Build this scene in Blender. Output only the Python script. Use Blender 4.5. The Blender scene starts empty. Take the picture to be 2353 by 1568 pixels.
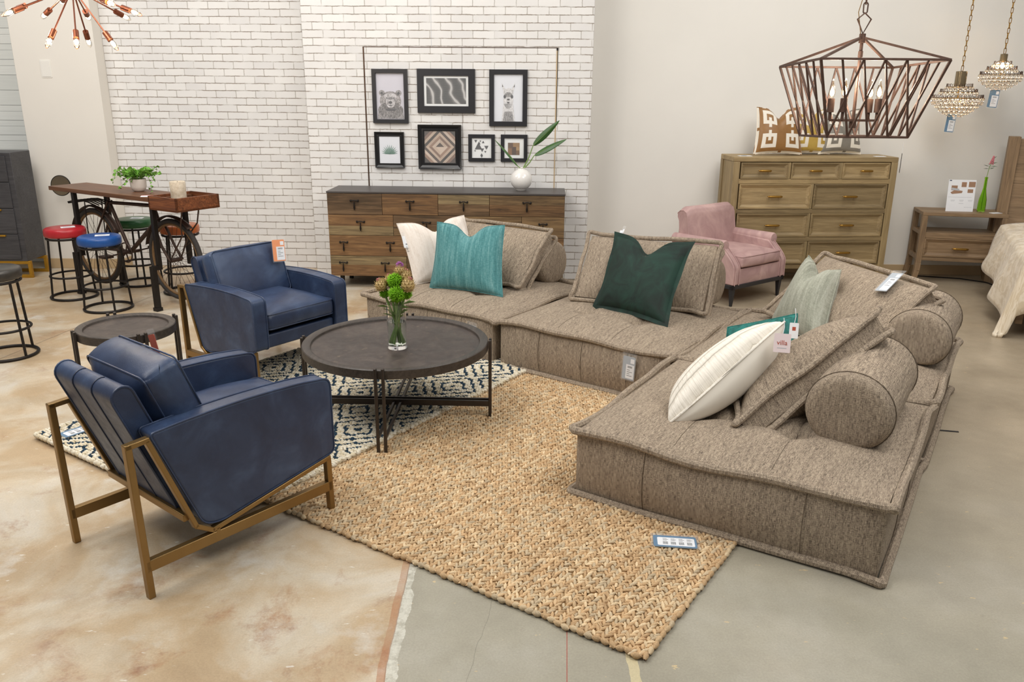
import bpy, bmesh, math, random
import numpy as np
from mathutils import Vector as V, Matrix
from math import sin, cos, pi, radians, sqrt, atan2, hypot

R = random.Random(11)
SC = bpy.context.scene
COL = SC.collection

# ------------------------------------------------------------------ mesh builder
class B:
    def __init__(s):
        s.v = []; s.f = []; s.uv = []; s.mi = []; s.m = 0
    def add(s, verts, faces, uvs=None):
        o = len(s.v); s.v += [tuple(p) for p in verts]
        for i, f in enumerate(faces):
            s.f.append(tuple(o + k for k in f)); s.uv.append(uvs[i] if uvs else None); s.mi.append(s.m)
        return s
    def box(s, x0, x1, y0, y1, z0, z1):
        p = [(x, y, z) for z in (z0, z1) for y in (y0, y1) for x in (x0, x1)]
        return s.add(p, [(0, 2, 3, 1), (4, 5, 7, 6), (0, 1, 5, 4), (2, 6, 7, 3), (0, 4, 6, 2), (1, 3, 7, 5)])
    def bar(s, p, q, w, h, up=(0, 0, 1), w2=None, h2=None):
        p = V(p); q = V(q); d = (q - p).normalized(); up = V(up)
        x = d.cross(up)
        if x.length < 1e-4: x = d.cross(V((1, 0, 0)))
        x.normalize(); y = x.cross(d)
        w2 = w if w2 is None else w2; h2 = h if h2 is None else h2
        P = []
        for c, ww, hh in ((p, w, h), (q, w2, h2)):
            P += [c + x * a * ww / 2 + y * b * hh / 2 for a, b in ((-1, -1), (1, -1), (1, 1), (-1, 1))]
        return s.add(P, [(0, 1, 2, 3), (7, 6, 5, 4), (0, 4, 5, 1), (1, 5, 6, 2), (2, 6, 7, 3), (3, 7, 4, 0)])
    def tube(s, path, r, n=8, closed=False):
        P = [V(p) for p in path]; m = len(P)
        rr = r if isinstance(r, (list, tuple)) else [r] * m
        T = []
        for i in range(m):
            a = P[(i - 1) % m] if (closed or i > 0) else P[i]
            b = P[(i + 1) % m] if (closed or i < m - 1) else P[i]
            t = (b - a); T.append(t.normalized() if t.length > 1e-9 else V((0, 0, 1)))
        u = T[0].orthogonal().normalized(); vs = []
        for i in range(m):
            u = (u - T[i] * u.dot(T[i]))
            u = u.normalized() if u.length > 1e-6 else T[i].orthogonal().normalized()
            w = T[i].cross(u)
            vs += [P[i] + (u * cos(2 * pi * k / n) + w * sin(2 * pi * k / n)) * rr[i] for k in range(n)]
        fs = []
        for i in range(m if closed else m - 1):
            j = (i + 1) % m
            for k in range(n):
                l = (k + 1) % n
                fs.append((i * n + k, i * n + l, j * n + l, j * n + k))
        if not closed:
            fs.append(tuple(reversed(range(n)))); fs.append(tuple((m - 1) * n + k for k in range(n)))
        return s.add(vs, fs)
    def cyl(s, p, q, r0, r1=None, n=16):
        return s.tube([p, q], [r0, r0 if r1 is None else r1], n)
    def lathe(s, prof, n=32, c=(0, 0, 0), close=False):
        vs = []; m = len(prof)
        for r, z in prof:
            vs += [(c[0] + r * cos(2 * pi * k / n), c[1] + r * sin(2 * pi * k / n), c[2] + z) for k in range(n)]
        fs = [(i * n + k, i * n + (k + 1) % n, ((i + 1) % m) * n + (k + 1) % n, ((i + 1) % m) * n + k) for i in range(m if close else m - 1) for k in range(n)]
        if not close:
            if prof[0][0] > 1e-5: fs.append(tuple(reversed(range(n))))
            if prof[-1][0] > 1e-5: fs.append(tuple((m - 1) * n + k for k in range(n)))
        return s.add(vs, fs)
    def grid(s, fn, nu, nv, su=1., sv=1., flip=False, closeu=False):
        vs = [fn(i / nu, j / nv) for j in range(nv + 1) for i in range(nu if closeu else nu + 1)]
        w = nu if closeu else nu + 1; fs = []; uv = []
        for j in range(nv):
            for i in range(nu):
                k = (i + 1) % w
                f = (j * w + i, j * w + k, (j + 1) * w + k, (j + 1) * w + i)
                q = [(i / nu * su, j / nv * sv), ((i + 1) / nu * su, j / nv * sv), ((i + 1) / nu * su, (j + 1) / nv * sv), (i / nu * su, (j + 1) / nv * sv)]
                if flip: f = f[::-1]; q = q[::-1]
                fs.append(f); uv.append(q)
        return s.add(vs, fs, uv)
    def prism(s, poly, d0, d1, ax='y'):
        # poly of (a, b); extruded along ax
        def P(a, b, d): return {'y': (a, d, b), 'x': (d, a, b), 'z': (a, b, d)}[ax]
        n = len(poly)
        vs = [P(a, b, d0) for a, b in poly] + [P(a, b, d1) for a, b in poly]
        fs = [tuple(range(n)), tuple(reversed(range(n, 2 * n)))] + [(i, i + n, (i + 1) % n + n, (i + 1) % n) for i in range(n)]
        return s.add(vs, fs)
    def sph(s, c, r, n=16, m=10, sx=1, sy=1, sz=1):
        prof = [(r * sin(pi * i / m), -r * cos(pi * i / m)) for i in range(m + 1)]
        vs = []
        for q, z in prof:
            vs += [(c[0] + sx * q * cos(2 * pi * k / n), c[1] + sy * q * sin(2 * pi * k / n), c[2] + sz * z) for k in range(n)]
        fs = []
        for i in range(m):
            for k in range(n):
                l = (k + 1) % n
                if i == 0: fs.append((k, n + l, n + k))
                elif i == m - 1: fs.append((i * n + k, i * n + l, (i + 1) * n + k))
                else: fs.append((i * n + k, i * n + l, (i + 1) * n + l, (i + 1) * n + k))
        return s.add(vs, fs)
    def weld(s, e=2e-4):
        d = {}; mp = []; nv = []
        for p in s.v:
            k = tuple(round(c / e) for c in p)
            if k not in d: d[k] = len(nv); nv.append(p)
            mp.append(d[k])
        s.v = nv; s.f = [tuple(mp[i] for i in f) for f in s.f]; return s
    def xf(s, M):
        s.v = [tuple(M @ V(p)) for p in s.v]; return s

def soften(o, r=.018, disp=.0, size=.12):
    """weld the panels of an upholstered block, round its edges and let it slump a little"""
    m = o.modifiers.new('b', 'BEVEL'); m.width = r; m.segments = 3; m.limit_method = 'ANGLE'; m.angle_limit = radians(38)
    if disp:
        t = bpy.data.textures.get('slump') or bpy.data.textures.new('slump', 'CLOUDS'); t.noise_scale = size; t.noise_depth = 2
        d = o.modifiers.new('d', 'DISPLACE'); d.texture = t; d.strength = disp; d.mid_level = .5; d.texture_coords = 'LOCAL'
    return o

def build(name, b, mat, parent=None, bevel=0, seg=2, sub=0, loc=None, rz=0, mw=None, smooth=42, recalc=True):
    me = bpy.data.meshes.new(name)
    me.from_pydata(b.v, [], b.f)
    if recalc:
        bm = bmesh.new(); bm.from_mesh(me)
        bmesh.ops.recalc_face_normals(bm, faces=bm.faces); bm.to_mesh(me); bm.free()
    me.update()
    ul = me.uv_layers.new(name='UVMap')
    src = {}
    for f, u in zip(b.f, b.uv):
        if u:
            for k, q in zip(f, u): src[(frozenset(f), k)] = q
    data = np.zeros(len(me.loops) * 2, dtype=np.float32)
    for p in me.polygons:
        n = p.normal; ax = max(range(3), key=lambda i: abs(n[i])); key = frozenset(p.vertices) if src else None
        for li in p.loop_indices:
            vi = me.loops[li].vertex_index
            q = src.get((key, vi)) if src else None
            if q is None:
                c = me.vertices[vi].co
                q = (c[1], c[2]) if ax == 0 else (c[0], c[2]) if ax == 1 else (c[0], c[1])
            data[2 * li] = q[0]; data[2 * li + 1] = q[1]
    ul.data.foreach_set('uv', data)
    mats = mat if isinstance(mat, (list, tuple)) else [mat]
    for m in mats: me.materials.append(m)
    if len(mats) > 1: me.polygons.foreach_set('material_index', [min(i, len(mats) - 1) for i in b.mi])
    me.polygons.foreach_set('use_smooth', [True] * len(me.polygons))
    if smooth and smooth < 180: me.set_sharp_from_angle(angle=radians(smooth))
    o = bpy.data.objects.new(name, me); COL.objects.link(o)
    if parent is not None: o.parent = parent
    if mw is not None: o.matrix_basis = mw
    else:
        if loc: o.location = loc
        if rz: o.rotation_euler = (0, 0, rz)
    if bevel:
        m = o.modifiers.new('b', 'BEVEL'); m.width = bevel; m.segments = seg; m.limit_method = 'ANGLE'; m.angle_limit = radians(40)
    if sub:
        m = o.modifiers.new('s', 'SUBSURF'); m.levels = sub; m.render_levels = sub
    return o

def tag(o, label, cat, group=None):
    o['label'] = label; o['category'] = cat
    if group: o['group'] = group
    return o
def thing(name, label, cat, loc=(0, 0, 0), rz=0, group=None, mw=None):
    o = bpy.data.objects.new(name, None); COL.objects.link(o); o.empty_display_size = .1
    if mw is not None: o.matrix_basis = mw
    else: o.location = loc; o.rotation_euler = (0, 0, rz)
    return tag(o, label, cat, group)
def struct(o):
    o['kind'] = 'structure'; return o
def dup(o, parent=None, loc=None, rz=None, label=None):
    c = o.copy(); COL.objects.link(c)
    c.parent = parent
    if loc is not None: c.location = loc
    if rz is not None: c.rotation_euler = (0, 0, rz)
    if label: c['label'] = label
    for ch in [x for x in COL.objects if x.parent == o]: dup(ch, c)
    return c
def frame(c, x, z):
    x = V(x).normalized(); z = V(z); z = (z - x * z.dot(x)).normalized(); y = z.cross(x)
    M = Matrix((x, y, z)).transposed().to_4x4(); M.translation = V(c); return M
def quadpose(bl, br, tr, tl):
    bl, br, tr, tl = map(V, (bl, br, tr, tl))
    x = (br - bl) + (tr - tl); z = (tl - bl) + (tr - br)
    return frame((bl + br + tr + tl) / 4, x, z), x.length / 2, z.length / 2
def bil(Q, u, v):
    return Q[0] * (1 - u) * (1 - v) + Q[1] * u * (1 - v) + Q[2] * u * v + Q[3] * (1 - u) * v
def rrect(w, h, r, n=5, cx=0, cy=0):
    P = []
    for sx, sy, a in ((1, -1, -pi / 2), (1, 1, 0), (-1, 1, pi / 2), (-1, -1, pi)):
        for i in range(n + 1):
            t = a + pi / 2 * i / n
            P.append((cx + sx * (w / 2 - r) + r * cos(t), cy + sy * (h / 2 - r) + r * sin(t)))
    return P
def text(name, s, size, mat, parent, mw):
    cu = bpy.data.curves.new(name, 'FONT'); cu.body = s; cu.size = size; cu.align_x = 'CENTER'; cu.extrude = .0002
    t = bpy.data.objects.new(name, cu); COL.objects.link(t)
    bpy.context.view_layer.update()
    me = bpy.data.meshes.new_from_object(t.evaluated_get(bpy.context.evaluated_depsgraph_get()))
    bpy.data.objects.remove(t)
    me.name = name; me.materials.clear(); me.materials.append(mat)
    o = bpy.data.objects.new(name, me); COL.objects.link(o); o.parent = parent; o.matrix_basis = mw
    return o

# ------------------------------------------------------------------ materials
def lin(h):
    h = h.lstrip('#'); r = []
    for i in (0, 2, 4):
        c = int(h[i:i + 2], 16) / 255; r.append(c / 12.92 if c <= .04045 else ((c + .055) / 1.055) ** 2.4)
    return (*r, 1.)
class NT:
    def __init__(s, name):
        s.m = bpy.data.materials.new(name); s.m.use_nodes = True
        s.t = s.m.node_tree; s.b = s.t.nodes['Principled BSDF']; s.tc = None
    def n(s, typ, **kw):
        x = s.t.nodes.new('ShaderNode' + typ)
        for k, v in kw.items():
            if k[0] == '_': setattr(x, k[1:], v)
            else: s.set(x, k.replace('__', ' '), v)
        return x
    def set(s, x, k, v):
        i = x.inputs[int(k[1:])] if k[0] == 'i' and k[1:].isdigit() else x.inputs[k]
        if isinstance(v, bpy.types.NodeSocket): s.t.links.new(v, i)
        else:
            try: i.default_value = v
            except Exception: i.default_value = (*v, 1) if len(v) == 3 else v[:3]
    def co(s, k='Object'):
        if not s.tc: s.tc = s.t.nodes.new('ShaderNodeTexCoord')
        return s.tc.outputs[k]
    def map(s, v, scale=(1, 1, 1), loc=(0, 0, 0), rot=(0, 0, 0)):
        return s.n('Mapping', Vector=v, Scale=scale, Location=loc, Rotation=rot).outputs[0]
    def noise(s, v, sc=5., det=4., rough=.55, dist=0., out=0):
        return s.n('TexNoise', Vector=v, Scale=sc, Detail=det, Roughness=rough, Distortion=dist).outputs[out]
    def ramp(s, f, stops, interp='LINEAR'):
        x = s.n('ValToRGB', Fac=f); x.color_ramp.interpolation = interp
        e = x.color_ramp.elements
        while len(e) < len(stops): e.new(.5)
        for k, (p, c) in zip(e, stops): k.position = p; k.color = lin(c) if isinstance(c, str) else (c, c, c, 1)
        return x.outputs[0]
    def mix(s, f, a, b, mode='MIX'):
        x = s.t.nodes.new('ShaderNodeMix'); x.data_type = 'RGBA'; x.blend_type = mode
        for k, v in ((0, f), (6, a), (7, b)):
            if isinstance(v, bpy.types.NodeSocket): s.t.links.new(v, x.inputs[k])
            else: x.inputs[k].default_value = lin(v) if isinstance(v, str) else ((v, v, v, 1) if k and isinstance(v, (int, float)) else v)
        return x.outputs[2]
    def math(s, op, a, b=0., c=0.):
        x = s.n('Math', _operation=op)
        for k, v in enumerate((a, b, c)):
            if isinstance(v, bpy.types.NodeSocket): s.t.links.new(v, x.inputs[k])
            else: x.inputs[k].default_value = v
        return x.outputs[0]
    def xyz(s, v):
        x = s.n('SeparateXYZ', Vector=v); return x.outputs
    def vec(s, x, y, z=0.):
        return s.n('CombineXYZ', X=x, Y=y, Z=z).outputs[0]
    def bump(s, h, st=.3, d=.01, nrm=None):
        x = s.n('Bump', Height=h, Strength=st, Distance=d)
        if nrm: s.t.links.new(nrm, x.inputs['Normal'])
        return x.outputs[0]
    def out(s, **kw):
        for k, v in kw.items():
            k = k.replace('__', ' ')
            if isinstance(v, str): v = lin(v)
            s.set(s.b, k, v)
        return s.m

def plain(name, col, rough=.5, metal=0., var=.12, sc=12., bump=0., bs=150., sheen=0., coat=0.):
    N = NT(name); o = N.co()
    f = N.noise(o, sc, 5); k = N.ramp(f, [(.25, 1 - var), (.75, 1 + var * .3)])
    c = N.mix(1., lin(col), k, 'MULTIPLY')
    kw = dict(Base__Color=c, Roughness=rough, Metallic=metal)
    if bump: kw['Normal'] = N.bump(N.noise(o, bs, 3), bump, .004)
    if sheen: kw['Sheen__Weight'] = sheen; kw['Sheen__Roughness'] = .4
    if coat: kw['Coat__Weight'] = coat
    return N.out(**kw)

def wood(name, dark, mid, light, axis='x', sc=1., rough=.5, bump=.25, rnd=False, knots=True):
    N = NT(name); o = N.co()
    if rnd:
        r = N.n('ObjectInfo').outputs['Random']
        o = N.n('VectorMath', _operation='ADD', i0=o, i1=N.vec(N.math('MULTIPLY', r, 37.), N.math('MULTIPLY', r, 11.), N.math('MULTIPLY', r, 23.))).outputs[0]
    s = {'x': (1.1, 16, 16), 'y': (16, 1.1, 16), 'z': (16, 16, 1.1)}[axis]
    g = N.noise(N.map(o, [a * sc for a in s]), 2.2, 8, .65, 1.2)
    s2 = {'x': (3, 120, 120), 'y': (120, 3, 120), 'z': (120, 120, 3)}[axis]
    fine = N.noise(N.map(o, [a * sc for a in s2]), 2., 3)
    big = N.noise(N.map(o, [a * .12 for a in s]), 3., 3)
    c = N.ramp(g, [(.28, dark), (.5, mid), (.74, light)])
    c = N.mix(N.math('MULTIPLY', fine, .45), c, N.mix(1., c, .55, 'MULTIPLY'))
    c = N.mix(1., c, N.ramp(big, [(.3, .72), (.7, 1.12)]), 'MULTIPLY')
    if rnd:
        c = N.mix(1., c, N.ramp(N.n('ObjectInfo').outputs['Random'], [(0, .72), (1, 1.2)]), 'MULTIPLY')
    return N.out(Base__Color=c, Roughness=rough, Normal=N.bump(g, bump, .003))

def glass(name, col='#ffffff', rough=0., ior=1.45):
    N = NT(name)
    return N.out(Base__Color=col, Roughness=rough, Transmission__Weight=1., IOR=ior)
def emit(name, col, st):
    N = NT(name)
    return N.out(Base__Color=col, Emission__Color=lin(col), Emission__Strength=st, Roughness=.3)
def plastic_clear(name):
    N = NT(name)
    return N.out(Base__Color='#f4f8fa', Roughness=.08, Alpha=.08)
M = {}
M['white_paint'] = plain('white_paint', '#e9e6df', .75, var=.04, sc=1.5, bump=.05, bs=90)
M['pilaster_paint'] = plain('pilaster_paint', '#e8e3da', .75, var=.04, sc=1.5, bump=.05, bs=90)
M['baseboard'] = plain('baseboard', '#c3a983', .45, var=.05)
M['bronze'] = plain('bronze', '#5a4538', .45, .85, .25, 30)
M['copper'] = plain('copper', '#7d4a36', .35, .9, .15, 30)
M['rust_iron'] = plain('rust_iron', '#5d463b', .55, .45, .35, 40, .2, 200)
M['black_iron'] = plain('black_iron', '#2b2725', .45, .6, .2, 30)
M['gun_metal'] = plain('gun_metal', '#4a433e', .38, .75, .2, 25)
M['brass_chair'] = plain('brass_chair', '#93764a', .36, .8, .10, 14)
M['brass'] = plain('brass', '#a9813d', .3, .9, .1, 20)
M['gold_paint'] = plain('gold_paint', '#b88a2c', .4, .6, .1, 20)
M['black_paint'] = plain('black_paint', '#26262a', .4, 0, .12, 20)
M['black_gloss'] = plain('black_gloss', '#1b1b1d', .28, 0, .1, 20)
M['paper'] = plain('paper', '#eef0f4', .6, var=.02)
M['paper_ink'] = plain('paper_ink', '#55585c', .7, var=.02)
M['ink_grey'] = plain('ink_grey', '#b9bcc2', .7, var=.02)
M['tag_grey'] = plain('tag_grey', '#a9b1bb', .5, var=.03)
M['tag_blue'] = plain('tag_blue', '#236a94', .5, var=.03)
M['tag_orange'] = plain('tag_orange', '#f08a24', .5, var=.03)
M['tag_rust'] = plain('tag_rust', '#b4523c', .6, var=.03)
M['sleeve'] = plastic_clear('sleeve')
M['glass'] = glass('glass'); M['crystal'] = glass('crystal', '#fffaf2', 0., 1.55)
M['green_glass'] = glass('green_glass', '#c4ee72', 0., 1.25)
M['water'] = glass('water', '#f6fff6', 0., 1.33)
M['bulb_on'] = emit('bulb_on', '#ffd9a0', 30.)
M['porcelain'] = plain('porcelain', '#eeebe6', .16, var=.02, coat=.5)
M['pot'] = plain('pot', '#d9cfc6', .55, var=.05)
M['rubber'] = plain('rubber', '#34302d', .75, var=.25, sc=60, bump=.3, bs=160)
M['rubber_tan'] = plain('rubber_tan', '#7a5d3c', .75, var=.25, sc=60)
M['old_steel'] = plain('old_steel', '#4c3b33', .5, .5, .4, 50, .2, 150)
M['walnut_board'] = wood('walnut_board', '#4e3322', '#70492f', '#8a6040', 'x', 1., .45)
M['tray_wood'] = wood('tray_wood', '#3f2517', '#7b4526', '#a2653a', 'x', 1.2, .5)
M['reclaimed'] = wood('reclaimed', '#4c3520', '#7d5a38', '#a27c50', 'x', 1., .6, .5, rnd=True)
M['slate_top'] = plain('slate_top', '#4b4644', .42, var=.15, sc=4, bump=.05)
M['oak_h'] = wood('oak_h', '#85714f', '#a18a62', '#b8a176', 'x', 1., .55, .2, rnd=True)
M['oak_v'] = wood('oak_v', '#85714f', '#a08a62', '#b69f76', 'z', 1., .55, .2)
M['ash_h'] = wood('ash_h', '#765f47', '#957a5b', '#a98e6e', 'x', 1., .55, .2)
M['ash_v'] = wood('ash_v', '#765f47', '#94795a', '#a88d6d', 'z', 1., .55, .2)
M['ebony'] = wood('ebony', '#2e2823', '#433b35', '#554b43', 'x', 1.4, .42, .25)
M['charred'] = wood('charred', '#37363a', '#49484b', '#565558', 'x', 1.6, .5, .2)
M['soil'] = plain('soil', '#3b2d22', .9)
M['leaf'] = plain('leaf', '#74ad3c', .5, var=.45, sc=25)
M['leaf_dark'] = plain('leaf_dark', '#3a6130', .35, var=.25, sc=14)
M['stem'] = plain('stem', '#7b9a4e', .5, var=.25, sc=20)
M['fluffy_green'] = plain('fluffy_green', '#86c413', .7, var=.35, sc=60)
M['artichoke'] = plain('artichoke', '#c7ac74', .6, var=.5, sc=90)
M['thistle_pink'] = plain('thistle_pink', '#c06fc4', .7, var=.3, sc=60)
M['pink_petal'] = plain('pink_petal', '#d5818a', .7, var=.3, sc=60)

def leather():
    N = NT('blue_leather'); o = N.co()
    big = N.noise(o, 5., 4, .6, .6); fine = N.noise(o, 26., 5, .6)
    c = N.ramp(big, [(.3, '#232f4a'), (.55, '#30405e'), (.8, '#475b7b')])
    c = N.mix(N.math('MULTIPLY', fine, .35), c, '#1b2336')
    vor = N.n('TexVoronoi', Vector=o, Scale=420.).outputs[0]
    h = N.math('ADD', N.math('MULTIPLY', vor, .25), N.math('MULTIPLY', N.noise(o, 14., 3), 1.2))
    return N.out(Base__Color=c, Roughness=N.ramp(fine, [(.3, .34), (.8, .5)]), Normal=N.bump(h, .28, .004), Specular__IOR__Level=.5)
M['leather'] = leather()
M['leather_seam'] = plain('leather_seam', '#1c2740', .5)
def smooth_leather(name, col):
    return plain(name, col, .33, 0, .22, 9, .12, 60)

def tweed(name='tweed', dark='#2b2622', mid='#7e6f60', light='#c4b39c'):
    N = NT(name); u = N.co('UV')
    weft = N.noise(N.map(u, (70, 420, 1)), 1., 3, .6)
    warp = N.noise(N.map(u, (420, 34, 1)), 1., 3, .6)
    slub = N.noise(N.map(u, (60, 5, 1)), 1., 4, .65)
    ch = N.n('TexChecker', Vector=N.map(u, (330, 330, 1)), Scale=1.).outputs['Fac']
    f = N.math('ADD', N.math('MULTIPLY', weft, .44), N.math('MULTIPLY', warp, .44))
    f = N.math('ADD', f, N.math('MULTIPLY', slub, .17))
    f = N.math('ADD', f, N.math('MULTIPLY', ch, .09))
    c = N.ramp(f, [(.40, dark), (.53, mid), (.66, light)])
    h = N.math('ADD', weft, warp)
    return N.out(Base__Color=c, Roughness=.92, Normal=N.bump(h, .6, .004))
M['tweed'] = tweed()

def linen(name, a, b, c_, stripes=0., fine=300., rough=.85, sheen=.2):
    N = NT(name); u = N.co('UV')
    st = N.noise(N.map(u, (38, 3., 1)), 1., 5, .7)
    w = N.noise(N.map(u, (fine, 40, 1)), 1., 2); t = N.noise(N.map(u, (40, fine, 1)), 1., 2)
    f = N.math('ADD', N.math('MULTIPLY', st, .55), N.math('MULTIPLY', N.math('ADD', w, t), .225))
    c = N.ramp(f, [(.38, a), (.5, b), (.64, c_)])
    return N.out(Base__Color=c, Roughness=rough, Sheen__Weight=sheen, Normal=N.bump(N.math('ADD', w, t), .3, .003))
M['cream_linen'] = linen('cream_linen', '#d5c8bb', '#e6dcd2', '#efe8e0')
M['teal_linen'] = linen('teal_linen', '#2f686b', '#4a8689', '#7ba8a8')
M['sage_linen'] = linen('sage_linen', '#7b7f70', '#9a9c8d', '#b6b7aa')
def quilt():
    N = NT('white_quilt'); u = N.co('UV'); x, y, z = N.xyz(u)
    wob = N.math('MULTIPLY', N.math('SUBTRACT', N.noise(N.map(u, (14, 6, 1)), 1., 3), .5), .012)
    row = N.math('ABSOLUTE', N.math('SINE', N.math('MULTIPLY', N.math('ADD', y, wob), pi / .036)))
    row = N.math('POWER', row, .4)
    wr = N.noise(N.map(u, (70, 16, 1)), 1., 3)
    h = N.math('ADD', row, N.math('MULTIPLY', wr, .6))
    return N.out(Base__Color=N.mix(row, '#d9d0bf', '#f1ebdf'), Roughness=.7, Normal=N.bump(h, .9, .012))  # crease shade between the quilt rows is painted into the base colour
M['white_quilt'] = quilt()
def velvet(name, dark, light, sc=3.5):
    N = NT(name); o = N.co()
    n = N.noise(o, sc, 4, .6, 1.2)
    lw = N.n('LayerWeight', Blend=.35).outputs['Facing']
    c = N.ramp(n, [(.32, dark), (.68, light)])
    return N.out(Base__Color=c, Roughness=.75, Sheen__Weight=.3, Sheen__Roughness=.35, Sheen__Tint=lin(light), Normal=N.bump(N.noise(o, 12., 3), .12, .01))
M['green_velvet'] = velvet('green_velvet', '#061a14', '#153a2f', 6.)
M['teal_velvet'] = velvet('teal_velvet', '#0a4844', '#1c7a72', 22.)
M['pink_velvet'] = velvet('pink_velvet', '#a98886', '#cbaaa5', 4.)

def brick():
    N = NT('white_brick'); o = N.xyz(N.co())
    base = N.vec(o[0], o[2])
    d1 = N.noise(base, 55., 3, .6, 0, 1); d2 = N.noise(base, 9., 2, .5, 0, 1)
    off = N.n('VectorMath', _operation='SUBTRACT', i0=d1, i1=(.5, .5, .5)).outputs[0]
    off = N.n('VectorMath', _operation='SCALE', i0=off, Scale=.0065).outputs[0]
    p = N.n('VectorMath', _operation='ADD', i0=base, i1=off).outputs[0]
    off2 = N.n('VectorMath', _operation='SCALE', i0=N.n('VectorMath', _operation='SUBTRACT', i0=d2, i1=(.5, .5, .5)).outputs[0], Scale=.008).outputs[0]
    p = N.n('VectorMath', _operation='ADD', i0=p, i1=off2).outputs[0]
    bt = N.n('TexBrick', Vector=p, Scale=1., _offset=.5, _squash=1.)
    for k, v in (('Mortar Size', .0044), ('Mortar Smooth', .25), ('Brick Width', .1965), ('Row Height', .0675), ('Bias', 0.)): bt.inputs[k].default_value = v
    bt.inputs['Color1'].default_value = lin('#eceae7'); bt.inputs['Color2'].default_value = lin('#e2e0de'); bt.inputs['Mortar'].default_value = lin('#e3e1de')
    fac = bt.outputs['Fac']
    # vertical joints half paint-filled; grazing light's stronger rows also go into the colour
    row = N.math('FRACT', N.math('DIVIDE', N.xyz(p)[1], .0675))
    ed = N.math('ABSOLUTE', N.math('SUBTRACT', row, .5))
    horiz = N.ramp(ed, [(.40, .6), (.44, 1.)])
    patch = N.ramp(N.noise(base, 7., 4, .6), [(.36, .25), (.52, 1.)])
    f = N.math('MULTIPLY', N.math('MULTIPLY', fac, horiz), patch)
    c = N.mix(f, bt.outputs['Color'], '#958b80')
    c = N.mix(1., c, N.ramp(N.noise(base, 3., 5), [(.3, .93), (.7, 1.)]), 'MULTIPLY')
    h = N.math('SUBTRACT', N.math('MULTIPLY', N.noise(base, 40., 4), .22), fac)
    return N.out(Base__Color=c, Roughness=.7, Normal=N.bump(h, .10, .004))
M['brick'] = brick()

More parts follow.
